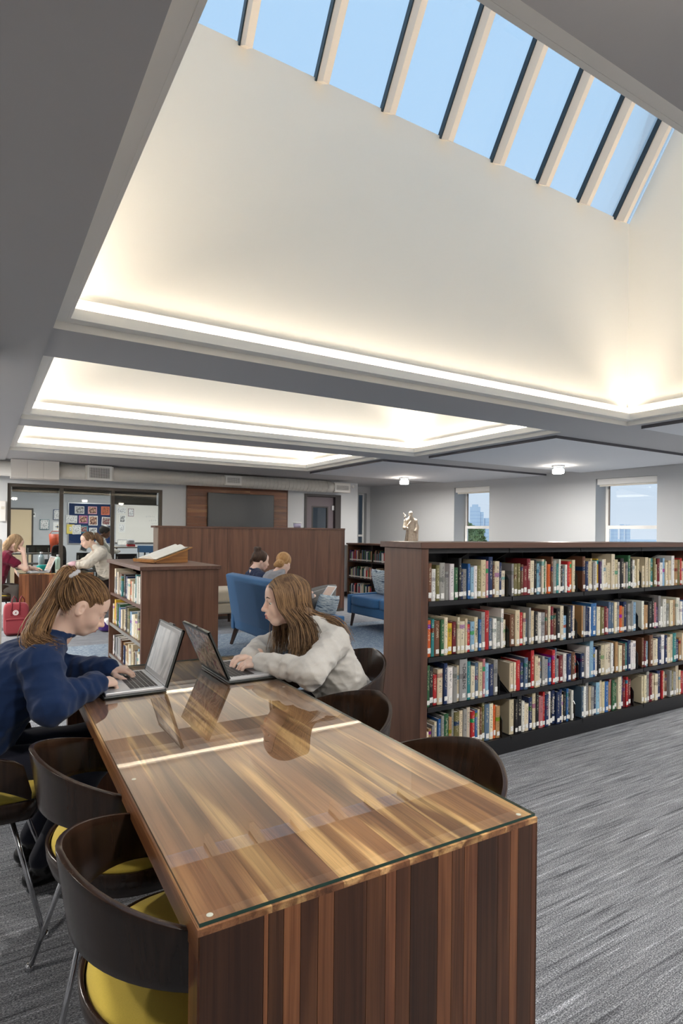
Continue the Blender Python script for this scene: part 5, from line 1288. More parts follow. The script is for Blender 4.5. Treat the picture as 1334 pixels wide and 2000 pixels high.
# ================================================================== flush ceiling lamps
def flush_lamp(x, y, z, label, W_=None):
    t = thing('ceiling_lamp', label, 'ceiling lamp', (x, y, z), 0, 'flush ceiling lamps')
    MB().lathe([(0.10, 0.0), (0.10, -0.018), (0.085, -0.024), (0.0, -0.024)], (0, 0, 0), 28).build('base_plate', 'aluminium', t, True)
    MB().lathe([(0.085, -0.024), (0.085, -0.06), (0.083, -0.06), (0.083, -0.024)], (0, 0, 0), 28).build('glass_collar', 'window_glass', t, True)
    MB().lathe([(0.0, -0.056), (0.078, -0.058), (0.086, -0.066), (0.086, -0.118), (0.076, -0.126), (0.0, -0.127)], (0, 0, 0), 28).build('diffuser', 'lamp_glow', t, True)
    MB().lathe([(0.03, -0.024), (0.05, -0.056)], (0, 0, 0), 16).build('socket', 'aluminium', t, True)
    ld = bpy.data.lights.new('lamp_light', 'AREA'); ld.shape = 'DISK'; ld.size = 0.17; ld.energy = W_ or LAMPW; ld.color = (1.0, 0.95, 0.88)
    lo = bpy.data.objects.new('lamp_light', ld); COL.objects.link(lo); lo.location = (0, 0, -0.135); lo.parent = t
    return t
LAMPW = 40.0
ZP = ZB-0.03
flush_lamp(7.03, 9.20, ZP, 'round flush lamp with glowing glass drum near the statue', 34)
flush_lamp(7.70, 6.14, ZP, 'round flush lamp with glowing glass drum above the long bookcase', 32)
for (x, y, z, w, pw_) in ((7.4, 2.9, ZP, 'right of the near ceiling opening', 55), (7.4, 0.2, ZP, 'right of the camera', 50), (-1.4, 7.4, ZB-0.018, 'over the aisle by the far table', 55), (-1.4, 9.9, ZB-0.018, 'over the aisle end by the classroom', 90), (-1.4, 4.6, ZB-0.018, 'over the aisle behind the pale wall end', 45),
                  (-1.4, 1.8, ZB-0.018, 'over the aisle left of the long table', 10), (4.6, -1.2, ZB, 'behind the camera towards the windows', 45), (0.95, 0.3, ZB, 'above the camera over the near end of the table', 16), (3.1, 0.3, ZB, 'over the open carpet beside the table', 20)):
    flush_lamp(x, y, z, 'added fill lamp with glass drum ' + w, pw_)  # unseen lamps, added to brighten the room

# ================================================================== laptops on the long table
plain('laptop_silver', (205, 207, 211), 0.35, 0.4); plain('key_dark', (44, 40, 40), 0.5); plain('case_grey', (62, 66, 66), 0.35); plain('bezel', (176, 178, 180), 0.4)
def screen_mat(name, a, b, sc):
    m, nt, bs = nodes_of(name)
    f = noise(nt, coords(nt, sc), 5.0, 2.0, 0.5, 0.8); c = ramp(nt, f, [(0.3, srgb(a)), (0.5, srgb(b)), (0.62, srgb(tuple((x+y)//2 for x, y in zip(a, b)))), (0.75, srgb(b))])
    nt.links.new(c, bs.inputs['Base Color']); nt.links.new(c, bs.inputs['Emission Color']); bs.inputs['Emission Strength'].default_value = 0.25; bs.inputs['Roughness'].default_value = 0.15; MATS[name] = m
screen_mat('screen_grey', (70, 70, 72), (150, 148, 146), (1.0, 2.0, 0.6)); screen_mat('screen_photo', (96, 62, 54), (196, 170, 150), (5, 5, 5)); screen_mat('screen_doc', (150, 150, 148), (236, 234, 228), (2, 2, 30))
m_, nt_, b_ = nodes_of('lid_print'); nt_.links.new(ramp(nt_, noise(nt_, coords(nt_, (6, 6, 6)), 2.2, 3.0, 0.55, 1.2), [(0.34, srgb(70, 52, 46)), (0.46, srgb(140, 108, 92)), (0.55, srgb(206, 180, 162)), (0.64, srgb(150, 84, 92)), (0.74, srgb(96, 84, 70))]), b_.inputs['Base Color']); b_.inputs['Roughness'].default_value = 0.2; MATS['lid_print'] = m_
def laptop(label, loc, rz, W=0.335, D=0.235, tilt=20, screen='screen_grey', case=True, group='open laptops', lid_h=None, decal=None):
    """local: x from the front edge (0) to the hinge (D), width along y; screen leans towards +x"""
    t = thing('laptop', label, 'laptop', loc, rz, group)
    if case: MB().box((-0.006, -W/2-0.006, 0.0), (D+0.006, W/2+0.006, 0.008)).build('case_shell', 'case_grey', t, bevel=0.003)
    z0 = 0.008 if case else 0.0
    b = MB().box((0, -W/2, z0), (D, W/2, z0+0.013)).build('base', 'laptop_silver', t, bevel=0.003)
    zt = z0+0.0131
    MB().box((0.018, -0.05, zt-0.0004), (0.085, 0.05, zt+0.0004)).build('trackpad', plain('trackpad', (190, 193, 198), 0.3), b)
    for r in range(6):
        x = 0.098+r*0.0195; n = 13 if r else 14; kw = (W-0.05)/n
        if r == 0:
            for q, (a, c) in enumerate(((0, 1), (1, 2), (2, 3), (3, 4.2), (4.2, 9), (9, 10.2), (10.2, 11.2), (11.2, 12.2), (12.2, 13.2))):
                k13 = (W-0.05)/13.2; MB().box((x, -W/2+0.025+a*k13+0.001, zt-0.0005), (x+0.017, -W/2+0.025+c*k13-0.001, zt+0.0012)).build('key', 'key_dark', b)
        else:
            if ('key', r > 4, W) not in LABEL_MESH:
                me = MB().box((0, 0.001, -0.0005), (0.0165 if r <= 4 else 0.010, (W-0.05)/13-0.001, 0.0012)); mm = bpy.data.meshes.new('key'); mm.from_pydata(me.v, [], me.f); mm.materials.append(MATS['key_dark']); LABEL_MESH[('key', r > 4, W)] = mm
            for q in range(13): link('key', LABEL_MESH[('key', r > 4, W)], None, b, loc=(x, -W/2+0.025+q*(W-0.05)/13, zt))
    H_ = lid_h or D
    lid = empty('lid', (D, 0, z0+0.012), 0, t); lid.rotation_euler = (0, math.radians(tilt), 0)
    MB().box((0, -W/2, 0), (0.006, W/2, H_)).build('lid_shell', 'laptop_silver', lid, bevel=0.002)
    MB().box((-0.0006, -W/2+0.004, 0.006), (0.0002, W/2-0.004, H_-0.004)).build('bezel', 'bezel', lid)
    MB().box((-0.0012, -W/2+0.016, 0.022), (-0.0004, W/2-0.016, H_-0.018)).build('screen', screen, lid)
    if case:
        c = MB(); c.box((0.0062, -W/2-0.006, -0.004), (0.011, W/2+0.006, H_+0.006)); c.box((-0.002, -W/2-0.006, 0.0), (0.011, -W/2-0.0008, H_+0.006)); c.box((-0.002, W/2+0.0008, 0), (0.011, W/2+0.006, H_+0.006)); c.box((-0.002, -W/2-0.006, H_+0.0008), (0.011, W/2+0.006, H_+0.006)); c.box((0.0, -0.03, H_+0.004), (0.011, 0.03, H_+0.012))
        c.build('case_lid', 'case_grey', lid)
        if decal: MB().box((0.011, -W/2+0.012, 0.012), (0.0116, W/2-0.012, H_-0.008)).build('lid_decal', decal, lid)
    MB().tube([(D+0.002, -W*0.42, z0+0.009), (D+0.002, W*0.42, z0+0.009)], 0.005, 8).build('hinge', 'case_grey', t)
    return t
laptop('silver laptop in a grey case in front of the navy-sweater girl', (0.418, 2.592, 0.7503), 0.0, 0.345, 0.228, 17, 'screen_grey')
laptop('laptop with a brown picture on its lid in front of the grey-hoodie girl', (1.142, 2.592, 0.7503), PI, 0.355, 0.222, 24, 'screen_doc', decal='lid_print')

# ================================================================== things on and around the far table
laptop('white laptop in front of the maroon-shirt girl at the far table', (0.60, 9.44, 0.8003), 0.12, 0.33, 0.225, 22, 'screen_photo', False)
def bottle(x, y, z, label, mat, h=0.24, r=0.036):
    t = thing('water_bottle', label, 'bottle', (x, y, z), 0, 'water bottles on the far table')
    MB().lathe([(0.0, 0), (r, 0.0), (r, h*0.72), (r*0.8, h*0.82), (r*0.45, h*0.86), (r*0.45, h*0.88), (0, h*0.88)], (0, 0, 0), 20).build('flask', mat, t, True)
    MB().lathe([(0.0, h*0.88), (r*0.52, h*0.88), (r*0.52, h), (0, h)], (0, 0, 0), 16).build('cap', 'aluminium', t, True)
plain('mint', (172, 206, 196), 0.4); plain('steel_blue', (150, 168, 176), 0.35, 0.4)
bottle(0.79, 9.95, 0.8003, 'tall grey-blue steel bottle on the far table', 'steel_blue', 0.27, 0.042); bottle(0.99, 9.72, 0.8003, 'mint green water bottle on the far table', 'mint', 0.235, 0.034)
ph = thing('tablet_phone', 'dark phone propped up on the far table beside the steel bottle', 'phone', (0.875, 9.97, 0.8003), 0.2); MB().box((-0.04, 0, 0), (0.04, 0.008, 0.16)).build('phone_body', 'case_grey', ph, bevel=0.002); MB().box((-0.035, -0.0006, 0.01), (0.035, 0.0, 0.15)).build('screen', plain('phone_screen', (40, 48, 62), 0.1), ph)
pc = thing('pencil_case', 'teal fabric pencil pouch on the far table', 'pencil case', (0.80, 9.82, 0.8003), 0.25); soft('pouch', (-0.085, -0.045, 0.0), (0.085, 0.045, 0.085), fabric('teal_fabric', (36, 146, 142)), pc, 3.0); MB().tube([(-0.07, 0, 0.083), (0.07, 0, 0.083)], 0.004, 6).build('zip', 'off_white', pc)
nb = thing('notebook', 'open spiral notebook with white pages on the far table', 'notebook', (1.12, 9.62, 0.8003), 0.1); MB().box((-0.15, -0.11, 0), (0.15, 0.11, 0.012)).build('page_block', 'paper', nb, bevel=0.002); MB().box((-0.155, -0.115, 0), (0.155, 0.115, 0.002)).build('cover', 'case_grey', nb)
sp = MB()
for k in range(20): sp.tube([(-0.14+k*0.0147, -0.112, 0.002), (-0.14+k*0.0147, -0.118, 0.008), (-0.14+k*0.0147, -0.11, 0.015)], 0.0012, 5)
sp.build('spiral', 'chrome', nb)

# ---- red backpack on the floor
fabric('pack_red', (146, 62, 70), 0.1, 260.0); fabric('pack_red_dark', (124, 42, 52), 0.1, 260.0)
bp_ = thing('backpack', 'red canvas backpack with round white badge on the floor by the far table', 'backpack', (0.42, 8.98, 0), 0.0)
soft('main_bag', (-0.15, -0.09, 0.0), (0.15, 0.09, 0.43), 'pack_red', bp_, 5.5, 10); soft('front_pocket', (-0.13, -0.125, 0.03), (0.11, -0.06, 0.235), 'pack_red', bp_, 6, 8)
MB().box((-0.125, -0.128, 0.205), (0.105, -0.115, 0.228)).build('pocket_flap', 'pack_red_dark', bp_, bevel=0.004)
MB().box((-0.07, -0.094, 0.27), (0.05, -0.086, 0.345)).build('patch', 'pack_red_dark', bp_)
for x in (-0.055, 0.035): MB().tube([(x, -0.092, 0.33), (x, -0.086, 0.41), (x+0.005, -0.02, 0.47), (x+0.03, 0.0, 0.515), (x+0.06, 0.02, 0.47), (x+0.065, 0.05, 0.42)], 0.008, 6).build('handle', 'pack_red_dark', bp_, True)
bd = MB().lathe([(0, 0), (0.034, 0), (0.034, 0.004), (0, 0.004)], (0, 0, 0), 24).build('badge', 'white', bp_, loc=(-0.01, -0.094, 0.307), rot=(PI/2, 0, 0))
MB().lathe([(0, 0.004), (0.024, 0.004), (0.024, 0.0048), (0, 0.0048)], (0, 0, 0), 24).build('badge_ring', 'pack_red_dark', bd); MB().lathe([(0, 0.0048), (0.020, 0.0048), (0.020, 0.0054), (0, 0.0054)], (0, 0, 0), 24).build('badge_core', 'white', bd)
MB().prism([(-0.012, -0.004), (-0.004, -0.012), (0.006, -0.013), (0.012, -0.006), (0.006, 0.0), (0.012, 0.006), (0.004, 0.012), (-0.006, 0.010), (-0.002, 0.002)], 'z', 0.0054, 0.006).build('badge_animal', 'pack_red_dark', bd)
pb = thing('gym_bag', 'small purple and white bag on the floor under the far table', 'bag', (1.55, 8.75, 0), 0.3); soft('bag_body', (-0.14, -0.1, 0), (0.14, 0.1, 0.16), fabric('purple_fabric', (70, 44, 120)), pb, 3.5); soft('bag_flap', (-0.1, -0.11, 0.08), (0.12, 0.02, 0.19), 'white', pb, 3.5)
MB().tube([(0.1, -0.1, 0.02), (0.16, -0.12, 0.05), (0.15, -0.05, 0.2)], 0.01, 6).build('strap', 'rubber', pb)

# ---- reading matter of the two girls on the sofa
for (x, y, z, rx, ry, rzz, lb) in ((3.52, 6.05, 0.70, 0.0, -0.80, 0.25, 'tablet with a pale page held by the blond girl on the sofa'), (3.26, 6.60, 0.745, 0.0, -0.8, 0.1, 'pale tablet held by the girl with the messy bun')):
    t = thing('tablet', lb, 'tablet', (x, y, z), rzz, 'tablets held on the sofa'); t.rotation_euler = (rx, ry, rzz)
    MB().box((-0.095, -0.075, -0.004), (0.095, 0.075, 0.004)).build('tablet_body', 'white', t, bevel=0.002); MB().box((-0.08, -0.066, 0.004), (0.08, 0.066, 0.0046)).build('screen', plain('tablet_page', (226, 196, 176), 0.3), t)

# ================================================================== statue on the far bookcase
m_, nt_, b_ = nodes_of('plaster'); f_ = noise(nt_, coords(nt_), 22.0, 4.0); nt_.links.new(ramp(nt_, f_, [(0.3, srgb(170, 156, 138)), (0.7, srgb(200, 190, 174))]), b_.inputs['Base Color']); b_.inputs['Roughness'].default_value = 0.7; bump(nt_, b_, f_, 0.3, 0.01); MATS['plaster'] = m_
sta = thing('statue', 'cream plaster statue of a robed bearded man holding a flowering staff', 'statue', (7.12, 9.1, 1.1852), -2.3)
MB().lathe([(0, 0), (0.115, 0), (0.115, 0.03), (0.10, 0.04), (0, 0.04)], (0, 0, 0), 24).build('plinth', 'plaster', sta)
f = Field(); Rh = rotm(math.radians(12))
Wst = add_head(f, (0.02, 0.0, 0.60), Rh, 0.46, True, (0.0, 0, 0.52), 0.05)
f.ell((0.045, 0, 0.555), (0.022, 0.022, 0.034), None, 0.01)
f.cap((0, 0, 0.50), (0, 0, 0.30), 0.055, 0.075, 0.03).cap((0, 0, 0.30), (0, 0, 0.06), 0.075, 0.095, 0.04)
f.cap((0, 0.03, 0.49), (-0.01, 0.085, 0.46), 0.04, 0.042, 0.03).cap((0, -0.03, 0.49), (-0.01, -0.085, 0.46), 0.04, 0.042, 0.03)
f.cap((-0.01, -0.09, 0.46), (0.01, -0.115, 0.33), 0.042, 0.036, 0.02).cap((0.01, -0.115, 0.33), (0.085, -0.06, 0.32), 0.034, 0.024, 0.02).cap((-0.01, 0.09, 0.46), (0.0, 0.12, 0.33), 0.042, 0.036, 0.02).cap((0.0, 0.12, 0.33), (0.07, 0.09, 0.27), 0.034, 0.024, 0.02)
f.cap((0.0, 0.11, 0.36), (0.01, 0.12, 0.10), 0.04, 0.03, 0.03)
for k in range(9):
    a = -1.5+k*0.38; f.cap((0.055*math.cos(a), 0.06*math.sin(a), 0.34), (0.10*math.cos(a), 0.10*math.sin(a), 0.05), 0.012, 0.02, 0.012)
for k in range(5): f.cap((0.05, 0.05-0.012*k, 0.50-0.01*k), (0.07, -0.05-0.008*k, 0.38-0.02*k), 0.010, 0.012, 0.01)
V, F = f.mesh(0.005); field_obj('robed_figure', V, F, 'plaster', sta)
MB().tube([(0.10, -0.065, 0.04), (0.10, -0.075, 0.32), (0.085, -0.11, 0.56)], 0.008, 8).build('staff', 'plaster', sta, True)
fl = MB()
for k in range(6): fl.lathe([(0.002, 0), (0.012, 0.012), (0.003, 0.03)], (0.085+0.02*math.cos(k), -0.112+0.02*math.sin(k), 0.53+0.012*k), 8)
fl.build('blossoms', 'plaster', sta, True)

# ================================================================== back wall: timber panel, screen, door, ducts
pn = thing('timber_wall_panel', 'wall panel of horizontal walnut planks behind the television', 'wall panel', (3.37, YB, 0))
zc = 0.0
while zc < ZB-0.02:
    h_ = min(random.uniform(0.105, 0.15), ZB-zc-0.004); x = 0.0
    while x < 2.10:
        w = min(random.uniform(0.6, 1.4), 2.105-x)
        if 2.105-x-w < 0.25: w = 2.105-x
        p = MB().box((x+0.001, -0.022-random.uniform(0, 0.003), zc+0.001), (x+w-0.001, 0, zc+h_-0.001)).build('plank', 'walnut_wall_plank', pn); c = random.uniform(0.6, 1.15); p.color = (c, c*0.96, c*0.92, 1); x += w
    zc += h_
for x in (-0.02, 2.105): bx('edge_strip', (x, -0.03, 0), (x+0.02, 0, ZB-0.002), 'walnut_panel', pn)
tv = thing('television', 'large dark flat television screen on the walnut plank wall', 'television', (4.455, YB-0.05, 1.395))
plain('tv_screen', (70, 74, 78), 0.25); plain('tv_frame', (52, 54, 56), 0.3, 0.3)
MB().box((-0.70, -0.03, 0), (0.70, 0.018, 0.765)).build('housing', 'tv_frame', tv, bevel=0.004); MB().box((-0.685, -0.0315, 0.015), (0.685, -0.0302, 0.75)).build('screen', 'tv_screen', tv)
MB().box((-0.2, 0.018, 0.2), (0.2, 0.0195, 0.5)).build('wall_mount', 'black_metal', tv)
dr = structure(empty('door_1', (6.35, YB, 0)))
fr = MB(); fr.box((-0.45, -0.02, 0), (-0.40, 0.15, 2.235)); fr.box((0.31, -0.02, 0), (0.45, 0.15, 2.235)); fr.box((-0.40, -0.02, 2.185), (0.31, 0.15, 2.235)); fr.build('door_frame', plain('door_frame_paint', (52, 48, 50), 0.5), dr)
plain('door_paint', (106, 96, 104), 0.5)
lf = MB(); lf.box((-0.395, 0.06, 0.01), (-0.24, 0.10, 2.18)); lf.box((0.17, 0.06, 0.01), (0.31, 0.10, 2.18)); lf.box((-0.24, 0.06, 1.98), (0.17, 0.10, 2.18)); lf.box((-0.24, 0.06, 0.01), (0.17, 0.10, 1.08)); lf.build('door_leaf', 'door_paint', dr)
st_ = MB(); rect_frame(st_, -0.24, 0.17, 1.07, 1.98, 0.03, 0.055, 0.105); st_.build('lite_stop', 'door_frame_paint', dr)
bx('pane', (-0.21, 0.075, 1.1), (0.14, 0.081, 1.95), 'window_glass', dr)
bx('closer', (0.25, 0.03, 1.9), (0.31, 0.06, 2.0), 'aluminium', dr); MB().tube([(0.22, 0.03, 1.0), (0.29, 0.03, 1.0)], 0.01, 8).build('door_handle', 'aluminium', dr)
structure(bx('wall_behind_door', (4.7, 13.6, 0), (9.6, 13.65, ZB), 'paint_wall')); structure(bx('wall_corridor', (9.5, 12.0, 0), (9.6, 13.6, ZB), 'paint_wall'))
# ducts
plain('duct_paint', (222, 220, 214), 0.4, 0.15)
du = thing('spiral_duct', 'round spiral air duct with white grilles along the back wall', 'duct', (0, 10.86, 2.378))
MB().tube([(-0.6, 0, 0), (6.2, 0, 0)], 0.122, 28).build('duct_tube', 'duct_paint', du, True)
seam = MB()
for k in range(60): seam.tube([(1.15+k*0.085, 0, 0), (1.154+k*0.085, 0, 0)], 0.1245, 28)
tag(seam.build('spiral_seams', 'duct_paint', du), kind='stuff')
MB().tube([(6.2, 0, 0), (6.32, 0, -0.005), (6.40, 0.0, -0.01)], [0.122, 0.115, 0.10], 28).build('duct_taper', 'duct_paint', du, True)
MB().box((6.38, -0.10, -0.11), (6.78, 0.1, 0.085)).build('outlet_box', 'duct_paint', du)
MB().box((1.50, -0.13, -0.12), (1.95, 0.0, 0.115)).build('outlet_box', 'duct_paint', du); MB().box((3.94, -0.13, -0.09), (4.30, 0.0, 0.095)).build('outlet_box', 'duct_paint', du)
plain('grille_dark', (90, 90, 92), 0.6)
for (x0, x1, z0, z1) in ((1.53, 1.92, -0.125, 0.12), (3.96, 4.28, -0.08, 0.09), (6.39, 6.76, -0.10, 0.07)):
    y = -0.131 if x0 < 6 else -0.101
    g = MB(); w = 0.035
    rect_frame(g, x0, x1, z0, z1, w, y-0.012, y); go = g.build('grille_frame', 'white', du)
    bx('grille_back', (x0+w, y-0.002, z0+w), (x1-w, y, z1-w), 'grille_dark', go)
    lv = MB(); n = 8
    for k in range(n): z = z0+w+(z1-z0-2*w)*(k+0.5)/n; lv.box((x0+w, y-0.008, z-0.003), (x1-w, y-0.003, z+0.003))
    for k in range(12): x = x0+w+(x1-x0-2*w)*(k+0.5)/12; lv.box((x-0.003, y-0.010, z0+w), (x+0.003, y-0.005, z1-w))
    tag(lv.build('louvres', 'white', go), kind='stuff')
for x in (1.3, 2.9, 4.0, 4.6, 5.7): MB().tube([(x, 0, 0.12), (x, 0, ZB-2.378)], 0.004, 6).build('hanger', 'aluminium', du)
vb = thing('duct_box', 'pale grey sheet metal box round the duct at the left', 'duct box', (0.75, 10.66, 2.37))
for k in range(3): MB().box((-0.345+k*0.23+0.001, -0.01, -0.145), (-0.115+k*0.23-0.001, 0.33, 0.145)).build('box_panel', plain('box_paint', (230, 227, 222), 0.5), vb)
tag(MB().lathe([(0, 0), (0.035, 0), (0.035, 0.012), (0.02, 0.022), (0, 0.022)], (0, 0, 0), 20).build('smoke_detector', 'white', loc=(7.12, YB-0.0, 2.44), rot=(PI/2, 0, 0)), 'small round white detector on the wall beside the door', 'detector')
wd_ = thing('wall_intercom', 'white rounded wall unit left of the classroom window', 'wall unit', (0.31, YB-0.055, 1.53)); MB().box((-0.05, 0, 0), (0.055, 0.055, 0.34)).build('unit_body', 'white', wd_, bevel=0.02, seg=3); bx('unit_slot', (-0.02, -0.001, 0.2), (0.03, 0.001, 0.25), 'off_white', wd_)
cu = thing('plastic_tub', 'lavender tub with white lid standing on the walnut partition', 'tub', (4.72, 9.22, 1.4852)); MB().lathe([(0, 0), (0.06, 0), (0.07, 0.075), (0, 0.075)], (0, 0, 0), 24).build('tub_body', plain('lavender', (188, 184, 214), 0.4), cu, True); MB().lathe([(0, 0.075), (0.076, 0.075), (0.076, 0.1), (0, 0.1)], (0, 0, 0), 24).build('tub_lid', 'white', cu, True)

# ---- classroom window wall
cw = structure(empty('window_12', (CW[0], YB+0.03, CW[2])))
Lw, Hw = CW[1]-CW[0], CW[3]-CW[2]
fr = MB(); t_ = 0.052
rect_frame(fr, 0, Lw, 0, Hw, t_, 0, 0.09)
fr.build('window_frame', 'dark_frame', cw)
ML = [0.815, 1.655]
for x in ML: bx('mullion', (x-0.03, 0, t_), (x+0.03, 0.09, Hw-t_), 'dark_frame', cw)
ed = [t_-0.01, ML[0], ML[1], Lw-t_+0.01]
for k in range(3):
    bx('pane', (ed[k], 0.04, t_-0.01), (ed[k+1], 0.046, Hw-t_+0.01), 'partition_glass', cw)
    d = (0.05, 0.055, 0.2)[k]
    sb = thing('classroom_blind', 'dark roller blind at the top of the %s classroom pane' % ('left', 'middle', 'right')[k], 'blind', (CW[0]+(ed[k]+ed[k+1])/2, YB+0.15, CW[3]-0.06), 0, 'classroom blinds')
    hw_ = (ed[k+1]-ed[k])/2-0.03
    MB().tube([(-hw_, 0, 0), (hw_, 0, 0)], 0.022, 12).build('roller', 'dark_frame', sb, True); MB().box((-hw_, 0.018, -d), (hw_, 0.021, 0)).build('cloth', plain('blind_cloth', (92, 88, 84), 0.8), sb); MB().box((-hw_, 0.012, -d-0.02), (hw_, 0.027, -d)).build('hem_bar', 'dark_frame', sb)

# ================================================================== classroom beyond the glass
structure(bx('wall_classroom', (-2.3, 15.45, 0), (4.7, 15.55, ZB), 'paint_wall')); structure(bx('wall_classroom_side', (4.6, YB+0.14, 0), (4.7, 15.45, ZB), 'paint_wall')); structure(bx('wall_classroom_end', (-2.3, YB+0.14, 0), (-2.2, 15.45, ZB), 'paint_wall'))
for (x, y) in ((0.55, 13.4), (2.4, 13.4), (3.9, 13.4)):
    t = thing('classroom_light', 'slim ceiling light bar %s in the classroom' % {0.55: 'nearest the cream door', 2.4: 'in the middle', 3.9: 'by the whiteboard'}[x], 'light bar', (x, y, ZB-0.05), 0.0, 'classroom light bars'); MB().box((-0.03, -0.6, -0.02), (0.03, 0.6, 0)).build('diffuser', emit('class_led', (255, 246, 232), 9.0), t); MB().box((-0.035, -0.61, 0), (0.035, 0.61, 0.05)).build('housing', 'white', t)
    ld = bpy.data.lights.new('bar_light', 'AREA'); ld.shape = 'RECTANGLE'; ld.size = 0.06; ld.size_y = 1.2; ld.energy = 26; lo = bpy.data.objects.new('bar_light', ld); COL.objects.link(lo); lo.location = (0, 0, -0.025); lo.parent = t
YW = 15.449
d2 = structure(empty('door_2', (0.80, YW, 0))); bx('door_leaf', (-0.215, -0.03, 0), (0.215, 0, 1.86), plain('cream_door', (226, 204, 168), 0.6), d2); fr = MB(); fr.box((-0.25, -0.035, 0), (-0.216, 0, 1.9)); fr.box((0.216, -0.035, 0), (0.25, 0, 1.9)); fr.box((-0.216, -0.035, 1.861), (0.216, 0, 1.9)); fr.build('door_frame', 'dark_frame', d2); MB().tube([(0.15, -0.05, 0.95), (0.15, -0.05, 1.05)], 0.01, 8).build('door_handle', 'aluminium', d2)
bb = thing('bulletin_board', 'navy pinboard with aluminium frame on the classroom wall', 'pinboard', (2.305, YW, 1.09)); bx('board', (-0.5, -0.02, 0), (0.5, 0, 0.955), fabric('navy_board', (36, 54, 92), 0.1), bb)
fr = MB(); rect_frame(fr, -0.52, 0.52, -0.02, 0.975, 0.02, -0.025, 0); fr.build('board_frame', 'aluminium', bb)
wb = thing('whiteboard', 'white marker board with faint writing on the classroom wall', 'whiteboard', (3.40, YW, 1.11)); bx('board', (-0.53, -0.02, 0), (0.56, 0, 0.94), plain('marker_white', (226, 222, 214), 0.25), wb); fr = MB(); fr.box((-0.55, -0.025, 0.94), (0.58, 0, 0.96)); fr.box((-0.55, -0.04, -0.02), (0.58, 0, 0)); fr.build('board_frame', 'dark_frame', wb)
for (x, z, b_) in ((0.30, 0.66, 'a = b + c'), (0.36, 0.56, 'x 2 + 4'), (0.40, 0.48, 'y = 3')): text('writing', b_, 0.06, plain('marker_ink', (170, 168, 172), 0.6), wb, (x, -0.0205, z), (PI/2, 0, 0), 0.0001)
def print_mat(name, a, b, c, sc=30.0):
    m, nt, bs = nodes_of(name); f = noise(nt, coords(nt), sc, 2.0, 0.5, 0.6); nt.links.new(ramp(nt, f, [(0.36, srgb(a)), (0.5, srgb(b)), (0.62, srgb(c))]), bs.inputs['Base Color']); MATS[name] = m; return name
print_mat('print_grey', (70, 70, 74), (160, 160, 160), (215, 215, 212)); print_mat('print_brown', (60, 36, 36), (150, 96, 76), (220, 190, 160)); print_mat('print_orange', (130, 50, 30), (210, 110, 60), (90, 60, 60)); print_mat('print_people', (150, 40, 46), (50, 50, 60), (210, 190, 176), 45)
print_mat('print_text', (120, 120, 126), (226, 226, 224), (238, 238, 236), 60)
def sheet(x0, x1, z0, z1, border, pr, label, inset=0.018, rot=0.0, dy=0.0):
    t = thing('pinned_picture' if pr != 'print_text' else 'pinned_sheet', label, 'picture' if pr != 'print_text' else 'paper', ((x0+x1)/2, YW-0.021-dy, (z0+z1)/2), 0, 'papers pinned up in the classroom'); t.rotation_euler = (0, rot, 0)
    w, h_ = (x1-x0)/2, (z1-z0)/2
    MB().box((-w, -0.003, -h_), (w, 0, h_)).build('backing', plain('card_' + '_'.join(map(str, border)), border, 0.7), t); MB().box((-w+inset, -0.0042, -h_+inset), (w-inset, -0.003, h_-inset)).build('print', pr, t)
PK, OR, WH, PU = (226, 168, 178), (226, 120, 84), (232, 232, 228), (206, 120, 170)
sheet(1.93, 2.14, 1.80, 1.98, WH, 'print_grey', 'grey photo on white card at the top left of the pinboard'); sheet(2.223, 2.425, 1.80, 1.98, PK, 'print_brown', 'brown photo on pink card at the top middle of the pinboard'); sheet(2.523, 2.717, 1.785, 1.99, OR, 'print_orange', 'sunset photo on orange card at the top right of the pinboard')
sheet(1.741, 1.985, 1.575, 1.757, WH, 'print_text', 'white page hanging at the left edge of the pinboard', 0.01, 0.04, 0.006); sheet(2.022, 2.218, 1.572, 1.756, PU, 'print_brown', 'photo on purple-pink card in the second row of the pinboard'); sheet(2.243, 2.446, 1.523, 1.758, WH, 'print_brown', 'tall photo on white card in the middle of the pinboard'); sheet(2.537, 2.744, 1.53, 1.73, WH, 'print_people', 'tilted crowd photo on white card at the right of the pinboard', 0.018, 0.06)
sheet(1.756, 1.925, 1.316, 1.541, (214, 196, 96), 'print_text', 'yellow sheet at the lower left of the pinboard', 0.06, 0.0, 0.006); sheet(1.879, 2.068, 1.308, 1.528, WH, 'print_text', 'large white sheet below the left photos of the pinboard', 0.012, -0.05, 0.010); sheet(2.044, 2.22, 1.348, 1.511, (70, 150, 160), 'print_people', 'team photo on teal card low on the pinboard'); sheet(2.255, 2.43, 1.311, 1.465, WH, 'print_grey', 'dark landscape photo on white card low on the pinboard'); sheet(2.595, 2.765, 1.284, 1.466, WH, 'print_grey', 'night photo on white card at the lower right of the pinboard')
sheet(2.89, 3.103, 1.829, 1.993, WH, 'print_text', 'sketch sheet at the top left of the whiteboard', 0.012); sheet(3.155, 3.293, 1.763, 1.957, (120, 70, 84), 'print_text', 'maroon-bordered sheet on the whiteboard', 0.01); sheet(2.953, 3.095, 1.602, 1.795, WH, 'print_grey', 'grey portrait print on the whiteboard'); sheet(2.936, 3.088, 1.366, 1.571, WH, 'print_text', 'floor plan sheet low on the whiteboard', 0.014)
sheet(1.47, 1.657, 1.643, 1.886, (54, 76, 120), 'print_text', 'blue-edged notice left of the pinboard', 0.01); sheet(1.186, 1.381, 1.412, 1.646, (70, 120, 130), 'print_text', 'teal-edged notice beside the cream door', 0.01)
t = thing('emblem_poster', 'white poster with a compass-like emblem left of the pinboard', 'poster', (1.56, YW-0.003, 1.479)); MB().box((-0.09, -0.003, -0.108), (0.09, 0, 0.108)).build('sheet', 'white', t)
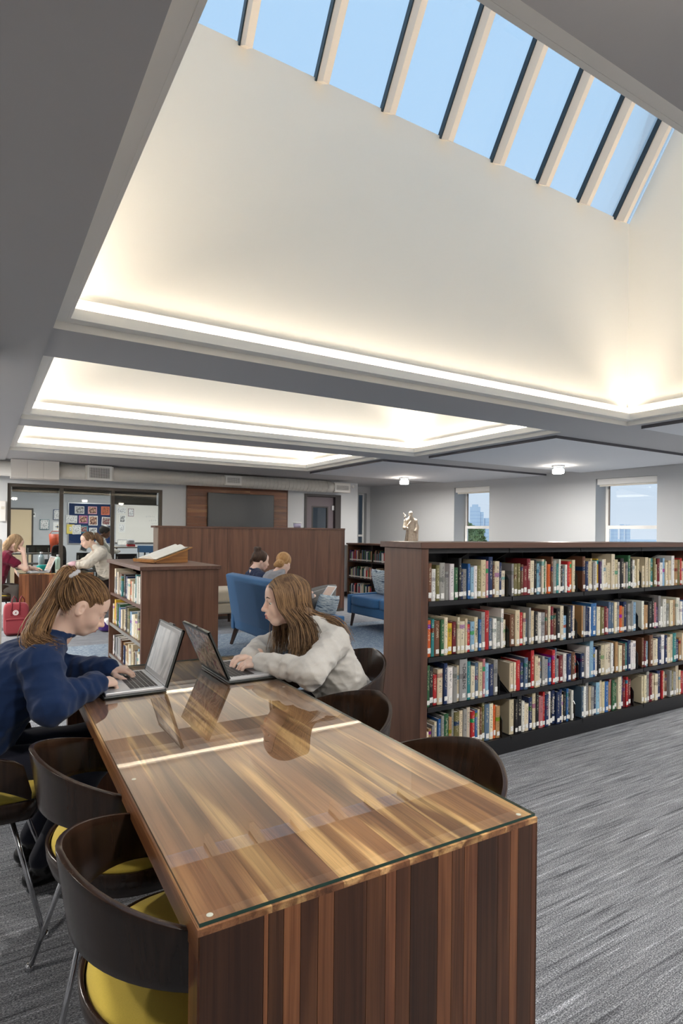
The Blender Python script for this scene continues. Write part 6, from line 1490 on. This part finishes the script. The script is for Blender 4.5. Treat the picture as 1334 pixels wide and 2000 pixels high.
for k, cname in enumerate(((70, 76, 90), (206, 178, 70), (70, 76, 90), (206, 178, 70))):
    a = k*PI/2; MB().prism([(0.055*math.cos(a), 0.055*math.sin(a)), (0.03*math.cos(a+0.5), 0.03*math.sin(a+0.5)), (0.03*math.cos(a-0.5), 0.03*math.sin(a-0.5))], 'y', -0.0042, -0.003).build('emblem_point', plain('emblem_%d' % (k % 2), cname, 0.6), t)
MB().lathe([(0, 0), (0.022, 0), (0.022, 0.001), (0, 0.001)], (0, 0, 0), 20).build('emblem_disc', 'emblem_0', t, loc=(0, -0.003, 0), rot=(PI/2, 0, 0))
th_ = thing('thermostat', 'small white thermostat beside the cream classroom door', 'thermostat', (1.06, YW, 1.70)); MB().box((-0.035, -0.02, 0), (0.035, 0, 0.095)).build('case', 'white', th_, bevel=0.004); bx('display', (-0.02, -0.0205, 0.045), (0.02, -0.0199, 0.08), 'case_grey', th_)
def class_table(x, y, w, d, h_, label):
    t = thing('classroom_table', label, 'table', (x, y, 0), 0, 'classroom tables'); MB().box((-w/2, -d/2, h_-0.03), (w/2, d/2, h_)).build('table_top', plain('table_grey', (150, 142, 134), 0.4), t, bevel=0.004)
    for sx in (-1, 1):
        for sy in (-1, 1): MB().tube([(sx*(w/2-0.06), sy*(d/2-0.06), h_-0.03), (sx*(w/2-0.06), sy*(d/2-0.06), 0)], 0.018, 8).build('leg', 'black_metal', t)
class_table(0.85, 13.0, 1.1, 0.6, 0.96, 'grey classroom table behind the left glass pane'); class_table(2.75, 13.1, 0.8, 0.6, 1.07, 'grey classroom table behind the right glass pane')
def class_chair(x, y, rz, h_, label, mat='black_metal'):
    t = thing('classroom_chair', label, 'chair', (x, y, 0), rz, 'classroom chairs'); MB().box((-0.2, -0.2, h_-0.36), (0.2, 0.2, h_-0.34)).build('seat', mat, t, bevel=0.006)
    bk = MB().box((-0.2, 0.19, h_-0.14), (0.2, 0.205, h_)).build('backrest', mat, t, bevel=0.004)
    hl = MB()
    for i in range(7):
        for j in range(3): hl.box((-0.165+i*0.05, 0.187, h_-0.11+j*0.035), (-0.145+i*0.05, 0.19, h_-0.097+j*0.035))
    tag(hl.build('perforations', 'grey_metal', bk), kind='stuff')
    for sx in (-1, 1):
        MB().tube([(sx*0.17, 0.2, h_-0.05), (sx*0.17, 0.2, h_-0.36), (sx*0.18, 0.24, 0)], 0.011, 8).build('leg', 'grey_metal', t); MB().tube([(sx*0.17, -0.17, h_-0.36), (sx*0.18, -0.2, 0)], 0.011, 8).build('leg', 'grey_metal', t)
class_chair(0.92, 12.45, PI, 1.12, 'black perforated chair behind the left classroom pane'); class_chair(1.75, 12.3, PI, 0.98, 'black perforated chair behind the ponytailed girl'); class_chair(2.45, 12.3, PI, 0.95, 'black perforated chair by the right classroom table')
class_chair(3.05, 12.6, 2.4, 1.10, 'blue chair beside the right classroom table', plain('chair_blue', (74, 120, 168), 0.5))
laptop('silver laptop on the classroom table by the whiteboard', (2.53, 12.95, 1.0702), -PI/2-0.25+PI, 0.2, 0.14, 15, 'screen_doc', False)
t = thing('basket', 'orange plastic basket on the left classroom table', 'basket', (1.28, 13.0, 0.9602)); MB().lathe([(0, 0), (0.09, 0), (0.12, 0.36), (0.115, 0.36), (0.085, 0.01), (0, 0.01)], (0, 0, 0), 20).build('basket_body', plain('orange_plastic', (224, 96, 60), 0.5), t, True); MB().tube([(-0.115, 0, 0.34), (-0.06, 0, 0.42), (0.06, 0, 0.42), (0.115, 0, 0.34)], 0.006, 6).build('handle', 'orange_plastic', t)
t = thing('dark_backpack', 'black backpack on a seat behind the left classroom pane', 'backpack', (1.28, 12.4, 0.62)); soft('bag_body', (-0.13, -0.09, 0), (0.13, 0.09, 0.5), fabric('black_canvas', (30, 30, 34)), t, 4); soft('front_pocket', (-0.1, -0.12, 0.05), (0.1, -0.05, 0.25), 'black_canvas', t, 4)
MB().tube([(-0.05, 0, 0.47), (0, 0, 0.53), (0.05, 0, 0.47)], 0.008, 6).build('handle', 'black_canvas', t); 
pedestal(1.28, 12.4, 0.618, 0.13, 'black pedestal stool carrying the black backpack in the classroom')
t = thing('pencil_tray', 'red box on the right classroom table', 'box', (2.72, 13.0, 1.0702)); MB().box((-0.08, -0.06, 0), (0.08, 0.06, 0.045)).build('tray', plain('red_plastic', (176, 40, 44), 0.4), t, bevel=0.003); MB().box((-0.07, -0.05, 0.045), (0.07, 0.05, 0.047)).build('tray_lid', 'dark_cover', t)
t = thing('knit_hat', 'rolled grey knit hat on the red box in the classroom', 'hat', (2.72, 13.0, 1.118)); soft('hat_crown', (-0.075, -0.07, 0), (0.075, 0.07, 0.105), 'grey_knit', t, 2.6); MB().tube([(0.07*math.cos(a), 0.066*math.sin(a), 0.025) for a in np.linspace(0, 2*PI, 17)], 0.014, 8).build('hat_brim', 'grey_knit', t, True)
t = thing('white_tablet', 'white tablet standing on the classroom seat near the ponytailed girl', 'tablet', (1.72, 12.5, 0.99)); t.rotation_euler = (math.radians(-14), math.radians(14), 0); MB().box((-0.065, -0.004, 0), (0.065, 0.004, 0.185)).build('tablet_body', 'white', t, bevel=0.002); MB().box((-0.052, -0.0046, 0.018), (0.052, -0.004, 0.165)).build('screen', plain('tablet_dark', (96, 104, 112), 0.2), t)

# ================================================================== skyline and trees
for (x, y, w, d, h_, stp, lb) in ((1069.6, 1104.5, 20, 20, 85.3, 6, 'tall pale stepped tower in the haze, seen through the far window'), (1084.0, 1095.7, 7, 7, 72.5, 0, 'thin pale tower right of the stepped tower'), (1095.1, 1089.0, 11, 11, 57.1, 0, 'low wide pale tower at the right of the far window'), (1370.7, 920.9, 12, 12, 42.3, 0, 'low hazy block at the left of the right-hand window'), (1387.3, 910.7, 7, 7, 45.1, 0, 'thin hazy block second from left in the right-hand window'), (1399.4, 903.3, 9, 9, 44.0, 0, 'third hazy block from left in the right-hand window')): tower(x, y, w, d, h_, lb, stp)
def tree(x, y, z0, h_, r, seed, label, mat):
    t = thing('tree', label, 'tree', (x, y, z0), 0, 'trees outside the far window'); rr = random.Random(seed)
    MB().tube([(0, 0, 0), (0.1, 0, h_*0.5), (0, 0.1, h_*0.85)], [0.3, 0.22, 0.08], 8).build('trunk', 'bark', t, True)
    V = []; Fc = []
    for k in range(9000):
        while True:
            p = Vector((rr.uniform(-1, 1), rr.uniform(-1, 1), rr.uniform(-1, 1)))
            if 0.35 < p.length < 1: break
        lump = 0.8+0.25*math.sin(p.x*5+seed)*math.sin(p.y*6)*math.sin(p.z*5+1); c = Vector((p.x*r*lump, p.y*r*lump, h_+p.z*r*0.85*lump)); n = Vector((rr.gauss(0, 1), rr.gauss(0, 1), rr.gauss(0, 1)+0.5)).normalized(); a = n.orthogonal().normalized(); b = n.cross(a); s = rr.uniform(0.05, 0.10)
        o = len(V); V += [c-a*s, c-b*s*0.5, c+a*s, c+b*s*0.5]; Fc.append((o, o+1, o+2, o+3))
    tag(mesh('leaves', V, Fc, mat, t), kind='stuff')
tree(16.8, 17.8, -10, 11.15, 0.95, 3, 'leafy green tree at the left of the far window', 'leaf_green'); tree(19.4, 19.8, -10, 10.35, 0.85, 4, 'leafy olive tree low in the far window', 'leaf_dark')
